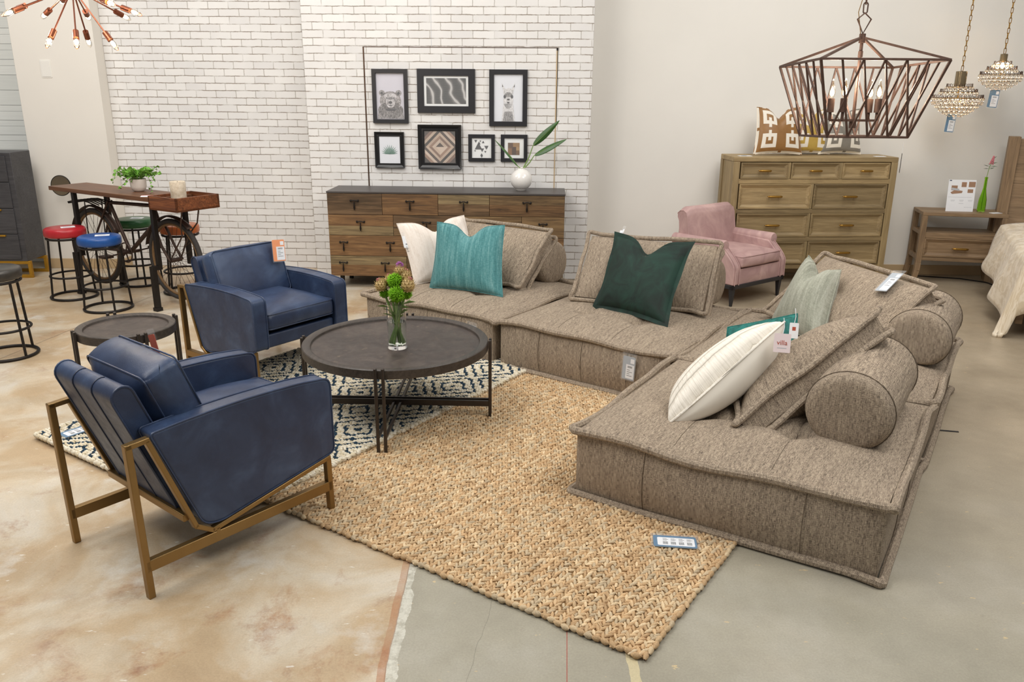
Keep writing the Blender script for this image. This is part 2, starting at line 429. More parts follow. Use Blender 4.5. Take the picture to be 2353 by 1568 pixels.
def floor_mat():
    N = NT('stained_concrete'); o = N.co(); x, y, z = N.xyz(o)
    wob = N.noise(o, 2.2, 4)
    # joint between the stained slab and the bare slab runs away from the camera
    xl = N.math('ADD', x, N.math('MULTIPLY', N.math('SUBTRACT', wob, .5), .05))
    side = N.math('GREATER_THAN', N.math('ADD', xl, .40), 0.)
    # stained slab: pale cream clouds, tan and rust blooms
    n1 = N.noise(o, 1.7, 7, .62, .5); n2 = N.noise(N.map(o, (1, 1, 1), (3, 7, 0)), 2.9, 9, .74, .3); n3 = N.noise(N.map(o, (1, 1, 1), (9, 1, 0)), 1.05, 3)
    tan = N.ramp(n1, [(.30, '#d4cdc0'), (.43, '#cdbfa8'), (.55, '#bfa888'), (.70, '#b59c7c')])
    rust = N.math('MULTIPLY', N.ramp(n2, [(.535, 0.), (.66, 1.)]), N.ramp(n3, [(.40, 0.), (.54, 1.)]))
    tan = N.mix(N.math('MULTIPLY', rust, .75), tan, N.ramp(N.noise(o, 14., 5, .7), [(.35, '#8d5f49'), (.65, '#b78f6a')]))
    white = N.ramp(N.noise(N.map(o, (1, 1, 1), (4, 2, 0)), 2.6, 5, .6), [(.60, 0.), (.72, .75)])
    tan = N.mix(white, tan, '#dcd9d0')
    fl = N.ramp(N.noise(N.map(o, (3, 9, 1)), 5., 3), [(.68, 0.), (.72, .8)])
    tan = N.mix(fl, tan, '#e2dccf')
    # bare slab: greenish grey, drifting to beige far back
    g = N.ramp(N.noise(o, 1.7, 6, .6), [(.3, '#9b9686'), (.5, '#a6a191'), (.7, '#b1ada0')])
    warm = N.ramp(N.math('ADD', N.math('MULTIPLY', y, .1), N.math('MULTIPLY', x, .07)), [(.33, 0.), (.62, 1.)])
    g = N.mix(warm, g, N.ramp(N.noise(o, 2.3, 6, .6), [(.3, '#9c8d77'), (.7, '#b3a48d')]))
    chips = N.ramp(N.noise(N.map(o, (1, 2.4, 1)), 16., 3, .6), [(.69, 0.), (.72, .8)])
    g = N.mix(chips, g, '#d5bf92')
    grime = N.ramp(N.noise(o, 9., 5, .7), [(.62, 0.), (.8, .5)])
    g = N.mix(grime, g, '#837d6d')
    far = N.math('GREATER_THAN', y, 4.6)     # beyond the seating the stained slab runs right across to the sofa
    xf = N.math('LESS_THAN', N.math('ADD', x, N.math('MULTIPLY', N.math('SUBTRACT', N.noise(o, 1.1, 3), .5), 1.6)), .2)
    side2 = N.math('MULTIPLY', side, N.math('SUBTRACT', 1., N.math('MULTIPLY', far, xf)))
    c = N.mix(side2, tan, g)
    near = N.math('LESS_THAN', y, 3.2)
    # pale spill and rust bead along the joint
    dj = N.math('ADD', xl, .40)
    bead = N.math('MULTIPLY', N.math('MULTIPLY', N.math('GREATER_THAN', dj, -.025), N.math('LESS_THAN', dj, .004)), near)
    c = N.mix(N.math('MULTIPLY', bead, N.math('MULTIPLY', N.noise(o, 9., 4), .9)), c, '#a8693f')
    sp = N.math('MULTIPLY', N.math('MULTIPLY', N.math('GREATER_THAN', dj, .004), N.math('LESS_THAN', dj, N.math('MULTIPLY', N.noise(o, 7., 4), .075))), near)
    c = N.mix(N.math('MULTIPLY', sp, N.ramp(N.noise(o, 28., 5, .7), [(.38, .15), (.55, .8)])), c, '#d9d7ca')
    # chalk line, paint strip and cracks
    dr = N.math('ABSOLUTE', N.math('SUBTRACT', x, N.math('ADD', N.math('MULTIPLY', y, .062), .0495)))
    c = N.mix(N.math('MULTIPLY', N.math('MULTIPLY', N.math('LESS_THAN', dr, .0016), near), .75), c, '#a5392f')
    dy = N.math('ABSOLUTE', N.math('SUBTRACT', x, N.math('ADD', N.math('MULTIPLY', N.noise(o, 12., 3), .02), .393)))
    c = N.mix(N.math('MULTIPLY', N.math('MULTIPLY', N.math('LESS_THAN', dy, .018), N.math('LESS_THAN', y, 2.6)), .75), c, '#d9cba2')
    dc = N.math('ABSOLUTE', N.math('SUBTRACT', x, N.math('ADD', N.math('MULTIPLY', y, .15), N.math('ADD', -.478, N.math('MULTIPLY', N.noise(o, 5., 3), .05)))))
    c = N.mix(N.math('MULTIPLY', N.math('MULTIPLY', N.math('LESS_THAN', dc, .001), near), .6), c, '#77756a')
    # control joint far left
    dk = N.math('ABSOLUTE', N.math('ADD', N.math('SUBTRACT', x, N.math('MULTIPLY', y, .165)), 4.38))
    c = N.mix(N.math('MULTIPLY', N.math('MULTIPLY', N.math('LESS_THAN', dk, .006), N.math('GREATER_THAN', y, 4.5)), .6), c, '#7a6a58')
    c = N.mix(1., c, N.ramp(N.noise(o, 130., 3, .7), [(.3, .88), (.7, 1.05)]), 'MULTIPLY')
    c = N.mix(1., c, N.ramp(N.noise(o, 4.5, 6, .65), [(.3, .90), (.7, 1.05)]), 'MULTIPLY')
    rough = N.ramp(N.noise(o, 6., 4), [(.3, .3), (.7, .48)])
    return N.out(Base__Color=c, Roughness=rough, Specular__IOR__Level=.4, Normal=N.bump(N.noise(o, 60., 4), .06, .004))
M['floor'] = floor_mat()

def shiplap():
    N = NT('shiplap'); o = N.xyz(N.co())
    p = N.math('DIVIDE', o[2], .145)
    row = N.math('FRACT', p); cell = N.math('FLOOR', p)
    r = N.n('TexWhiteNoise', _noise_dimensions='1D', W=cell).outputs[0]
    line = N.math('LESS_THAN', row, .03)
    half = N.math('MULTIPLY', N.math('LESS_THAN', N.math('ABSOLUTE', N.math('SUBTRACT', row, .62)), .012), N.math('GREATER_THAN', r, .45))
    g = N.noise(N.vec(N.math('MULTIPLY', o[0], 2.), N.math('MULTIPLY', o[2], 40.), r), 2., 5)
    c = N.mix(1., N.ramp(r, [(0., '#dfe2de'), (1., '#eceeea')]), N.ramp(g, [(.3, .93), (.7, 1.)]), 'MULTIPLY')
    c = N.mix(N.math('MULTIPLY', N.math('MAXIMUM', line, N.math('MULTIPLY', half, .7)), .85), c, '#5f6460')
    return N.out(Base__Color=c, Roughness=.55)
M['shiplap'] = shiplap()

def attr_mat(name, rough=.9):
    N = NT(name); a = N.n('Attribute', _attribute_name='Col').outputs['Color']
    f = N.noise(N.co(), 260., 2)
    return N.out(Base__Color=N.mix(1., a, N.ramp(f, [(.3, .72), (.7, 1.08)]), 'MULTIPLY'), Roughness=rough, Normal=N.bump(f, .4, .003))
M['yarn'] = attr_mat('yarn')
WORLD = .30
EXPO = -.10
AREAS = [((-2.5, 2.5, 4.2), (-1.5, 3.2, 0), 2.2, 135), ((2.5, 2.5, 4.2), (1.6, 3.4, 0), 2.2, 120), ((-1.5, 5.8, 4.2), (-1.2, 7.6, .8), 2.0, 62), ((2.8, 5.6, 4.2), (2.8, 7.6, .8), 2.0, 60), ((-4.5, 5.6, 4.2), (-4.2, 7.4, .6), 1.6, 70)]
# ------------------------------------------------------------------ the setting
b = B(); b.add([(-9, -4, 0), (9, -4, 0), (9, 10, 0), (-9, 10, 0)], [(0, 1, 2, 3)])
struct(build('floor', b, M['floor']))
WA = -.04                                   # the brick wall is turned a little from the camera
WO = V((-1.948, 7.968, 0))                  # outer corner of the projecting brick section
def wl(x, y=0., z=0.):                      # wall frame -> world
    return Matrix.Translation(WO) @ Matrix.Rotation(WA, 4, 'Z') @ V((x, y, z))
MW = Matrix.Translation(WO) @ Matrix.Rotation(WA, 4, 'Z')
HT = 4.2
def wallbox(name, x0, x1, y0, y1, z0, z1, mat, bevel=0):
    return struct(build(name, B().box(x0, x1, y0, y1, z0, z1), mat, mw=MW.copy(), bevel=bevel))
W_ = 2.668
wallbox('wall_back', 0, W_, 0, .6, 0, HT, M['brick'], .006)
wallbox('wall_back_left', -2.05, 0, .335, .6, 0, HT, M['brick'])
wallbox('trim_1', .556, .568, -.004, .003, .86, 2.152, M['bronze'])
wallbox('trim_2', .556, 2.352, -.0035, .003, 2.149, 2.154, M['bronze'])
b = B().box(2.335, 2.345, -.006, .003, .86, 2.14)
wallbox('trim_3', 2.335, 2.343, -.006, .003, .86, 2.135, M['baseboard'])
wallbox('trim_4', 2.343, 2.349, -.003, .003, 1.5, 2.13, M['black_iron'])
wallbox('trim_5', 2.335, 2.351, -.007, .003, 2.128, 2.15, M['black_iron'])
wallbox('trim_6', 1.468, 1.4705, -.0012, .003, .86, 2.15, M['bronze'])
wallbox('trim_7', 1.19, 1.1925, -.0012, .003, 2.154, HT, M['ink_grey'])
# plain wall on the right
PM = Matrix.Translation((4., 8.235, 0)) @ Matrix.Rotation(-.03, 4, 'Z')
struct(build('wall_right', B().box(-3.35, 5, 0, .2, 0, HT), M['white_paint'], mw=PM.copy()))
struct(build('baseboard_right', B().box(-3.33, 5, -.012, .0, 0, .1), M['baseboard'], mw=PM.copy(), bevel=.003))
# pilaster on the left with its base board, and the shiplap wall beyond
struct(build('wall_left', B().box(-4.775, -3.985, 8.215, 8.9, 0, HT), M['pilaster_paint'], bevel=.004))
b = B().box(-4.79, -3.973, 8.203, 8.215, 0, .1); b.box(-3.985, -3.973, 8.215, 8.45, 0, .1)
struct(build('baseboard_left', b, M['baseboard'], bevel=.003))
struct(build('wall_shiplap', B().box(-9, -4.775, 8.5, 8.7, 0, HT), M['shiplap']))
b = B().prism(rrect(.105, .165, .012, 4), -.004, .0, 'y'); b.prism(rrect(.085, .145, .006, 4), -.007, -.004, 'y')
tag(build('blank_wall_plate', b, M['white_paint'], loc=(-4.478, 8.215, 1.942), bevel=.001), 'white blank cover plate on the plain pilaster above the bicycle table', 'wall plate')

# ------------------------------------------------------------------ framed pictures on the recessed panel
PICG = 'framed pictures above the sideboard'
def frame_part(root, w, h, fw, d, mat, prof=0):
    o = rrect(w, h, .002, 1); b = B()
    if prof:   # scooped moulding: high outer lip, low middle, inner lip
        st = [(0, -d), (.25, -d * .82), (.6, -d * .45), (.85, -d * .5), (1, -d * .4)]
    else: st = [(0, -d), (1, -d)]
    ring = [(0, 0.)] + st + [(1, -.003)]
    vs = []
    for t, y in ring:
        a = w / 2 - fw * t; c = h / 2 - fw * t
        vs += [(-a, y, -c), (a, y, -c), (a, y, c), (-a, y, c)]
    fs = [(i * 4 + k, i * 4 + (k + 1) % 4, (i + 1) * 4 + (k + 1) % 4, (i + 1) * 4 + k) for i in range(len(ring) - 1) for k in range(4)]
    b.add(vs, fs)
    return build('frame', b, mat, root, bevel=.0012)
def flat(root, name, w, h, y, mat, cx=0, cz=0):
    return build(name, B().box(cx - w / 2, cx + w / 2, y - .001, y, cz - h / 2, cz + h / 2), mat, root)
def shape(root, name, polys, y, mat):
    b = B()
    for p in polys: b.prism(p, y - .0012, y, 'y')
    return build(name, b, mat, root)
def ell(cx, cz, rx, rz, n=28, a0=0, a1=2 * pi): return [(cx + rx * cos(a0 + (a1 - a0) * i / n), cz + rz * sin(a0 + (a1 - a0) * i / n)) for i in range(n)]
def picture(label, x, z, w, h, fw, d, fmat, prof=0):
    return thing('framed_picture', label, 'picture', group=PICG, mw=MW @ Matrix.Translation((x, -.002, z))), w, h, fw
def fur(name, a, b_, sc):
    N = NT(name); o = N.co()
    return N.out(Base__Color=N.ramp(N.noise(N.map(o, (1, 1, .6)), sc, 7, .72, .6), [(.36, a), (.62, b_)]), Roughness=.6)
pg = {k: plain('print_' + k, c, .5, var=.03) for k, c in dict(lav='#cfccd6', pale='#e4e6ec', white='#eeefee', dark='#4b494c', mid='#8d8a8e').items()}
bearfur = fur('bear_fur', '#55514f', '#bcb6b6', 90.); bearpale = fur('bear_pale', '#8d8888', '#d8d4d6', 60.); wool = fur('alpaca_wool', '#b9b6b6', '#eeedee', 110.); wooldark = fur('alpaca_dark', '#4c4a4a', '#b5b2b2', 150.)  # second bear tone: paler grey fur for muzzle and brow
gl = plastic_clear('picture_glass'); gl.node_tree.nodes['Principled BSDF'].inputs['Alpha'].default_value = .05
XO = lambda px: px
# 1 bear
r, w, h, fw = picture('black framed bear portrait on lavender ground above the small palm print', .798, 1.7175, .332, .484, .036, .03, 0)
frame_part(r, w, h, fw, .028, M['black_paint'])
flat(r, 'print', w - 2 * fw + .004, h - 2 * fw + .004, -.006, pg['lav'])
cz = -.02
shape(r, 'bear_drawing', [ell(0, cz - .105, .118, .075), ell(-.078, cz + .05, .027, .026), ell(.078, cz + .05, .027, .026), ell(0, cz - .02, .1, .085), [(-.125, -.202), (.125, -.202), (.11, -.1), (-.11, -.1)]], -.008, bearfur)
shape(r, 'bear_muzzle', [ell(0, cz - .035, .042, .05), ell(0, cz + .02, .06, .03)], -.0092, bearpale)
shape(r, 'bear_features', [ell(-.034, cz + .005, .006, .005, 12), ell(.034, cz + .005, .006, .005, 12), ell(0, cz - .035, .016, .013, 14), ell(0, cz - .062, .02, .004, 12), ell(0, cz - .1, .05, .01, 16), ell(-.079, cz + .048, .012, .012, 12), ell(.079, cz + .048, .012, .012, 12)], -.0105, pg['dark'])
flat(r, 'glazing', w - 2 * fw, h - 2 * fw, -.014, gl)
# 2 abstract
r, w, h, fw = picture('wide black framed abstract photograph in the middle of the top row', 1.321, 1.768, .538, .392, .062, .022, 0)
frame_part(r, w, h, fw, .02, M['black_paint'])
flat(r, 'mat_board', w - 2 * fw + .004, h - 2 * fw + .004, -.006, pg['white'])
N = NT('abstract_photo'); o = N.co()
wv = N.n('TexWave', Vector=N.map(o, (1, 1, 1), rot=(0, .5, 0)), Scale=3.2, Distortion=9., Detail=2.).outputs[1]
wv2 = N.n('TexWave', Vector=N.map(o, (.4, 1, 1)), _bands_direction='Z', Scale=26., Distortion=2.5, Detail=1.).outputs[1]
c = N.ramp(wv, [(.1, '#1d1a19'), (.6, '#353130'), (.88, '#757170'), (.98, '#c9c6c4')])
c = N.mix(.2, c, N.ramp(wv2, [(.3, .12), (.7, .4)]))
flat(r, 'photo', w - 2 * fw - .045, h - 2 * fw - .04, -.008, N.out(Base__Color=c, Roughness=.4))
flat(r, 'glazing', w - 2 * fw, h - 2 * fw, -.012, gl)
# 3 alpaca
r, w, h, fw = picture('black framed pale alpaca portrait above the two small square pictures', 1.898, 1.71, .352, .504, .043, .025, 0)
frame_part(r, w, h, fw, .024, M['black_paint'])
flat(r, 'print', w - 2 * fw + .004, h - 2 * fw + .004, -.006, pg['pale'])
shape(r, 'alpaca_drawing', [ell(0, -.02, .045, .075), [(-.062, -.208), (.062, -.208), (.045, -.05), (-.045, -.05)], [(-.04, .02), (-.062, .135), (-.03, .085)], [(.04, .02), (.062, .135), (.03, .085)], ell(0, .05, .04, .04)], -.008, wool)
shape(r, 'alpaca_wool', [ell(0, .03, .035, .022), [(-.05, -.205), (.05, -.205), (.035, -.12), (-.035, -.12)]], -.0092, wooldark)
shape(r, 'alpaca_features', [ell(-.033, .013, .011, .016, 14), ell(.033, .013, .011, .016, 14), ell(0, -.012, .013, .008, 12), ell(0, -.04, .012, .007, 12), [(-.056, .12), (-.058, .1), (-.048, .1)], [(.056, .12), (.058, .1), (.048, .1)]], -.0104, pg['dark'])
flat(r, 'glazing', w - 2 * fw, h - 2 * fw, -.014, gl)
# 4 palm
r, w, h, fw = picture('glossy black framed green palm leaf print under the bear', .775, 1.23, .28, .332, .042, .03, 1)
frame_part(r, w, h, fw, .03, M['black_gloss'], 1)
flat(r, 'print', w - 2 * fw + .004, h - 2 * fw + .004, -.006, pg['pale'])
pl_ = []
for i in range(13):
    a = radians(8 + 164 * i / 12); L = .088 - .012 * abs(i - 6) / 6 + .006 * (i % 2)
    nx, nz = -sin(a) * .004, cos(a) * .004; cx, cz2 = 0, -.04
    pl_.append([(cx, cz2), (cx + cos(a) * L * .55 - nx, cz2 + sin(a) * L * .55 - nz), (cx + cos(a) * L, cz2 + sin(a) * L), (cx + cos(a) * L * .55 + nx, cz2 + sin(a) * L * .55 + nz)])
shape(r, 'palm_leaf', pl_, -.008, plain('palm_green', '#3f7a62', .6, var=.3, sc=60))
flat(r, 'glazing', w - 2 * fw, h - 2 * fw, -.012, gl)
# 5 wood diamonds
r, w, h, fw = picture('largest square picture, glossy black frame around inlaid wood diamonds', 1.254, 1.262, .408, .408, .058, .04, 1)
frame_part(r, w, h, fw, .04, M['black_gloss'], 1)
s = (w - 2 * fw) / 2 + .002
flat(r, 'backing', 2 * s, 2 * s, -.006, pg['dark'])
tones = ['#5a4a42', '#cdb6a2', '#8d7060', '#d9c4b2', '#4a4038', '#a58672', '#c9b09c', '#6b5348']
tm = [wood('inlay_%s' % t[1:], t, t, t, 'x', 2., .5, .1) for t in tones]
def clip(poly, s):
    for ax, sg in ((0, 1), (0, -1), (1, 1), (1, -1)):
        out = []
        for i in range(len(poly)):
            a, c = poly[i], poly[(i + 1) % len(poly)]; da, dc = s - sg * a[ax], s - sg * c[ax]
            if da >= 0: out.append(a)
            if (da < 0) != (dc < 0):
                t = da / (da - dc); out.append((a[0] + (c[0] - a[0]) * t, a[1] + (c[1] - a[1]) * t))
        poly = out
        if not poly: return None
    return poly
bands = [0, .04, .075, .105, .135, .168, .2, .235, .30]
inl = {}
for k in range(1, len(bands)):
    for q in range(4):
        a0, a1 = q * pi / 2, (q + 1) * pi / 2; r0, r1 = bands[k - 1] * 1.0, bands[k]
        p = [(r0 * cos(a0), r0 * sin(a0)), (r1 * cos(a0), r1 * sin(a0)), (r1 * cos(a1), r1 * sin(a1)), (r0 * cos(a1), r0 * sin(a1))]
        p = clip(p if r0 else p[:1] + p[1:3], s)
        if p and len(p) > 2: inl.setdefault([(0, 3), (1, 3), (2, 5), (1, 6), (0, 4), (3, 1), (5, 2), (4, 0)][k - 1][q % 2 if k != 1 else q // 2], []).append(p)
b = B()
for kk, ps in inl.items():
    b.m = kk
    for p in ps: b.prism(p, -.008, -.0065, 'y')
build('inlay_pattern', b, tm, r)
flat(r, 'glazing', w - 2 * fw, h - 2 * fw, -.014, gl)
# 6 triangles
r, w, h, fw = picture('small square black framed triangles print nearer the wood diamond picture', 1.6485, 1.2565, .25, .25, .033, .022, 0)
frame_part(r, w, h, fw, .02, M['black_paint'])
flat(r, 'print', w - 2 * fw + .004, h - 2 * fw + .004, -.006, pg['white'])
def tri(cx, cz, s, up=1): return [(cx - s, cz - up * s * .8), (cx + s, cz - up * s * .8), (cx, cz + up * s)]
shape(r, 'triangle_drawing', [tri(-.03, .015, .035), tri(.045, .005, .02, -1), tri(.005, -.018, .018, -1), tri(-.055, .062, .014, -1), tri(.015, .055, .012), tri(-.012, .062, .008, -1), tri(-.062, -.028, .008, -1), tri(.035, -.035, .01, -1), tri(0, -.06, .012), tri(0, -.078, .012, -1), tri(-.025, .045, .015)], -.008, pg['dark'])
flat(r, 'glazing', w - 2 * fw, h - 2 * fw, -.012, gl)
# 7 wooden square
r, w, h, fw = picture('small square black framed picture with brown wood patches behind the long leaves', 1.955, 1.2575, .25, .25, .033, .022, 0)
frame_part(r, w, h, fw, .02, M['black_paint'])
flat(r, 'mat_board', w - 2 * fw + .004, h - 2 * fw + .004, -.006, pg['white'])
b = B()
for i, (x0, x1, z0, z1) in enumerate([(-.058, -.01, .0, .05), (-.01, .052, .012, .05), (-.058, -.02, -.062, .0), (-.02, .02, -.062, .012), (.02, .052, -.02, .012), (.02, .052, -.062, -.02)]):
    b.m = i; b.box(x0, x1, -.009, -.0065, z0, z1)
build('wood_inlay', b, [wood('patch_%d' % i, c, c, c, 'x', 2., .5, .1) for i, c in enumerate(['#6b4a2c', '#a98250', '#8a5f36', '#4f3420', '#b08c5c', '#7a5632'])], r)
flat(r, 'glazing', w - 2 * fw, h - 2 * fw, -.012, gl)
# ------------------------------------------------------------------ price tags (a part of what they hang on)
def price_tag(parent, mw, card, w=.07, h=.15, name='price_tag', side=True):
    """hang tag lying in its own xz plane, facing -y"""
    t = build(name, B().prism(rrect(w, h, .006, 3), -.0008, .0008, 'y'), card, parent, mw=mw)
    t['label'] = 'hanging price tag in a clear sleeve'
    lw = w * .66; x0 = w / 2 - lw - .004
    build('label', B().box(x0, x0 + lw, -.0014, -.0009, -h / 2 + .008, h / 2 - .05), M['paper'], t)
    b = B()
    for i in range(9): b.box(x0 + lw * .2 + i * lw * .065, x0 + lw * .2 + i * lw * .065 + lw * .035, -.0019, -.0015, h / 2 - .07, h / 2 - .058)
    for i in range(4): b.box(x0 + lw * .15, x0 + lw * (.5 + .3 * (i % 2)), -.0019, -.0015, h / 2 - .085 - i * .012, h / 2 - .082 - i * .012)
    build('print', b, M['paper_ink'], t)
    build('logo_patch', B().box(w / 2 - .03, w / 2 - .006, -.0014, -.0009, h / 2 - .04, h / 2 - .012), M['paper'], t)
    build('sleeve', B().prism(rrect(w + .012, h + .03, .004, 3, 0, .008), -.003, -.0022, 'y'), M['sleeve'], t)
    return t

# ------------------------------------------------------------------ modular sofa
def welt_path(w, h, off, r, cx, cy, z, seed, n=14, wob=.006):
    P = []; rr = random.Random(seed); ph = [rr.uniform(0, 6.3) for _ in range(4)]
    pts = []
    W, H = w + 2 * off, h + 2 * off; ear = .014
    for sx, sy, a in ((1, -1, -pi / 2), (1, 1, 0), (-1, 1, pi / 2), (-1, -1, pi)):
        for i in range(5):
            t = a + pi / 2 * i / 4
            pts.append((cx + sx * (W / 2 - r + ear) + r * cos(t), cy + sy * (H / 2 - r + ear) + r * sin(t)))
        nx = {(1, -1): (W / 2, H / 2 - r), (1, 1): (-(W / 2 - r), H / 2), (-1, 1): (-W / 2, -(H / 2 - r)), (-1, -1): (W / 2 - r, -H / 2)}[(sx, sy)]
        a0 = pts[-1]; a1 = (cx + nx[0], cy + nx[1])
        for i in range(1, n): pts.append((a0[0] + (a1[0] - a0[0]) * i / n, a0[1] + (a1[1] - a0[1]) * i / n))
    for i, (x, y) in enumerate(pts):
        s = i / len(pts) * 2 * pi
        d = wob * (sin(5 * s + ph[0]) + .6 * sin(11 * s + ph[1]))
        e = wob * .6 * (sin(7 * s + ph[2]) + .6 * sin(13 * s + ph[3]))
        k = 1 + e / max(w, h)
        P.append((cx + (x - cx) * k, cy + (y - cy) * k, z + d))
    return P

M['tweed_dark'] = tweed('tweed_dark', '#2d2620', '#54483b', '#7a6a57')
SOFA = 'modular floor sofa sections'
def module(label, loc, rz, w, d, h, seed):
    rr = random.Random(seed)
    root = thing('sofa_module', label, 'sofa', loc, rz, SOFA)
    ph = [rr.uniform(0, 6.3) for _ in range(6)]
    tufts = [(.34, .34), (.66, .34), (.34, .66), (.66, .66)]
    def sag(a): return .5 * (1 - cos(2 * pi * a))
    def top(u, v):
        a, b_ = 2 * u - 1, 2 * v - 1
        z = h - .002 + .058 * (1 - a ** 4) * (1 - b_ ** 4)
        for tx, ty in tufts:
            q = ((u - tx) * w) ** 2 + ((v - ty) * d) ** 2
            z -= .05 * math.exp(-q / .0032)
        z -= .017 * math.exp(-((u - .34) * w / .025) ** 2) * sag(v) + .017 * math.exp(-((u - .66) * w / .02) ** 2) * sag(v)
        z -= .017 * math.exp(-((v - .34) * d / .025) ** 2) * sag(u) + .017 * math.exp(-((v - .66) * d / .02) ** 2) * sag(u)
        z += .006 * sin(9 * u + ph[0]) * sin(8 * v + ph[1]) * (1 - a * a) * (1 - b_ * b_)
        e = max(abs(a), abs(b_))
        return (u * w, v * d, z)
    b = B().grid(top, 44, 44, w, d)
    b.add([(0, 0, .012), (w, 0, .012), (w, d, .012), (0, d, .012)], [(3, 2, 1, 0)])
    def side(p, q, n_, L, s):
        def f(u, v):
            out = (.032 if s == 2 else .013) * sin(pi * v) ** .8 * sin(pi * min(1, max(0, u))) ** .3
            out += .004 * sin(7 * u + ph[s]) * sin(pi * v) * sin(pi * min(1, u)) ** .3
            return (p[0] + (q[0] - p[0]) * u + n_[0] * out, p[1] + (q[1] - p[1]) * u + n_[1] * out, .012 + (h - .014) * v)
        b.grid(f, 90, 8, L, h)
    side((0, 0), (w, 0), (0, -1), w, 2); side((w, 0), (w, d), (1, 0), d, 3); side((w, d), (0, d), (0, 1), w, 4); side((0, d), (0, 0), (-1, 0), d, 5)
    build('cushion_body', b, M['tweed'], root, smooth=60)
    sm = B()
    for p, q, n_ in (((0, 0), (w, 0), (0, -1)), ((w, 0), (w, d), (1, 0)), ((w, d), (0, d), (0, 1)), ((0, d), (0, 0), (-1, 0))):
        for k in (.26, .52, .78):
            sm.tube([(p[0] + (q[0] - p[0]) * k + n_[0] * (.0325 if n_[1] < 0 else .0135) * sin(pi * v) ** .8, p[1] + (q[1] - p[1]) * k + n_[1] * (.0325 if n_[1] < 0 else .0135) * sin(pi * v) ** .8, .012 + (h - .014) * v) for v in (.06, .2, .35, .5, .65, .8, .94)], .0016, 5)
    for k in (.34, .66):
        sm.tube([V(top(k, v / 24)) + V((0, 0, .0005)) for v in range(1, 24)], .0014, 5)
    build('seam', sm, M['tweed_dark'], root)
    for nm, z, s in (('top_piping', h, 1), ('bottom_piping', .019, 2)):
        b = B().tube(welt_path(w, d, .010, .022, w / 2, d / 2, z, seed * 7 + s, wob=.010 if s == 1 else .003), .0185, 8, True)
        build(nm, b, M['tweed'], root)
    return root
RZ1 = -.567; E1 = V((cos(RZ1), sin(RZ1), 0)); E2 = V((-sin(RZ1), cos(RZ1), 0))
A0 = V((.30, 3.405, 0)); H0 = .325
B0 = A0 + E2 * 1.262
sA = module('nearest taupe tweed floor sofa section, carrying the white quilted pillow', A0, RZ1, 1.30, 1.215, H0, 1)
sB = module('taupe tweed sofa corner section under the sage green pillow', B0, RZ1, 1.30, 1.23, H0, 2)
RZ2 = -.62
sC = module('taupe tweed sofa section under the dark green velvet pillow', (-.075, 5.203, 0), RZ2, 1.225, 1.2, H0, 3)
sD = module('taupe tweed sofa section under the teal and cream pillows, in front of the sideboard', (-1.085, 5.905, 0), RZ2, 1.175, 1.2, H0, 4)
# tags on the fronts
price_tag(sC, Matrix.Translation((.98, -.046, .21)) @ Matrix.Rotation(.05, 4, 'Y'), M['tag_grey'], .08, .145)
price_tag(sD, Matrix.Translation((1.03, -.046, .21)) @ Matrix.Rotation(.1, 4, 'Y'), M['tag_grey'], .07, .13)

def bolster(label, p, q, r=.172):
    p = V(p); q = V(q); L = (q - p).length
    root = thing('bolster', label, 'bolster', group='sofa bolsters', mw=frame(p, q - p, (0, 0, 1)))
    prof = []
    for i in range(9): a = pi / 2 * i / 8; prof.append((.045 - .045 * cos(pi / 2 - a) , r - .045 + .045 * sin(a)))
    st = [(.0, .0), (-.008, r * .5), (0., r - .045)] + [(.045 * (1 - cos(a)), r - .045 + .045 * sin(a)) for a in [pi / 2 * i / 6 for i in range(1, 7)]]
    full = st + [(x, r) for x in (L * .25, L * .5, L * .75)] + [(L - x, y) for x, y in reversed(st)]
    n = 40; vs = []; acc = [0.]
    for i in range(1, len(full)): acc.append(acc[-1] + hypot(full[i][0] - full[i - 1][0], full[i][1] - full[i - 1][1]))
    def f(u, v):
        t = v * (len(full) - 1); i = min(int(t), len(full) - 2); x = full[i][0] + (full[i + 1][0] - full[i][0]) * (t - i); y = full[i][1] + (full[i + 1][1] - full[i][1]) * (t - i)
        a = 2 * pi * u; z = y * sin(a); yy = y * cos(a) * 1.05
        if z < -r * .82: z = -r * .82 - (-z - r * .82) * .15
        return (x, yy, z * (1.02 if z > 0 else 1.))
    b = B().grid(f, n, len(full) - 1, 2 * pi * r, L + 2 * r, closeu=True)
    nc = len(st) - 1
    for k in range(len(b.uv)):      # the round ends are cut from flat cloth
        row = k // n
        if row < nc - 2 or row >= len(full) - 1 - nc + 2: b.uv[k] = None
    build('bolster_body', b, M['tweed'], root, smooth=70)
    for x in (.05, L - .05):
        b = B().tube([(x, (r + .001) * 1.05 * cos(2 * pi * k / 36), max((r + .001) * 1.02 * sin(2 * pi * k / 36), -r * .84)) for k in range(36)], .0035, 6, True)
        build('seam', b, M['black_iron'] if 0 else M['tweed_dark'], root)
    return root
zb = H0 + .03 + .140
p = V((1.413, 3.19, zb)); bolster('near tweed bolster with its round end towards the aisle, beside the white pillow', p, p + E2 * .74)
p = V((2.215, 4.27, zb)); bolster('tweed bolster at the far corner of the sofa, below the tagged back cushion', p, p + E2 * .66, .16)
F1 = V((cos(RZ2), sin(RZ2), 0)); F2 = V((-sin(RZ2), cos(RZ2), 0))
p = V((1.445, 5.60, zb)); bolster('tweed bolster behind the dark green velvet pillow', p - F1 * .84, p)
p = V((.34, 6.235, zb)); bolster('tweed bolster behind the teal pillow, near the sideboard', p - F1 * .84, p)

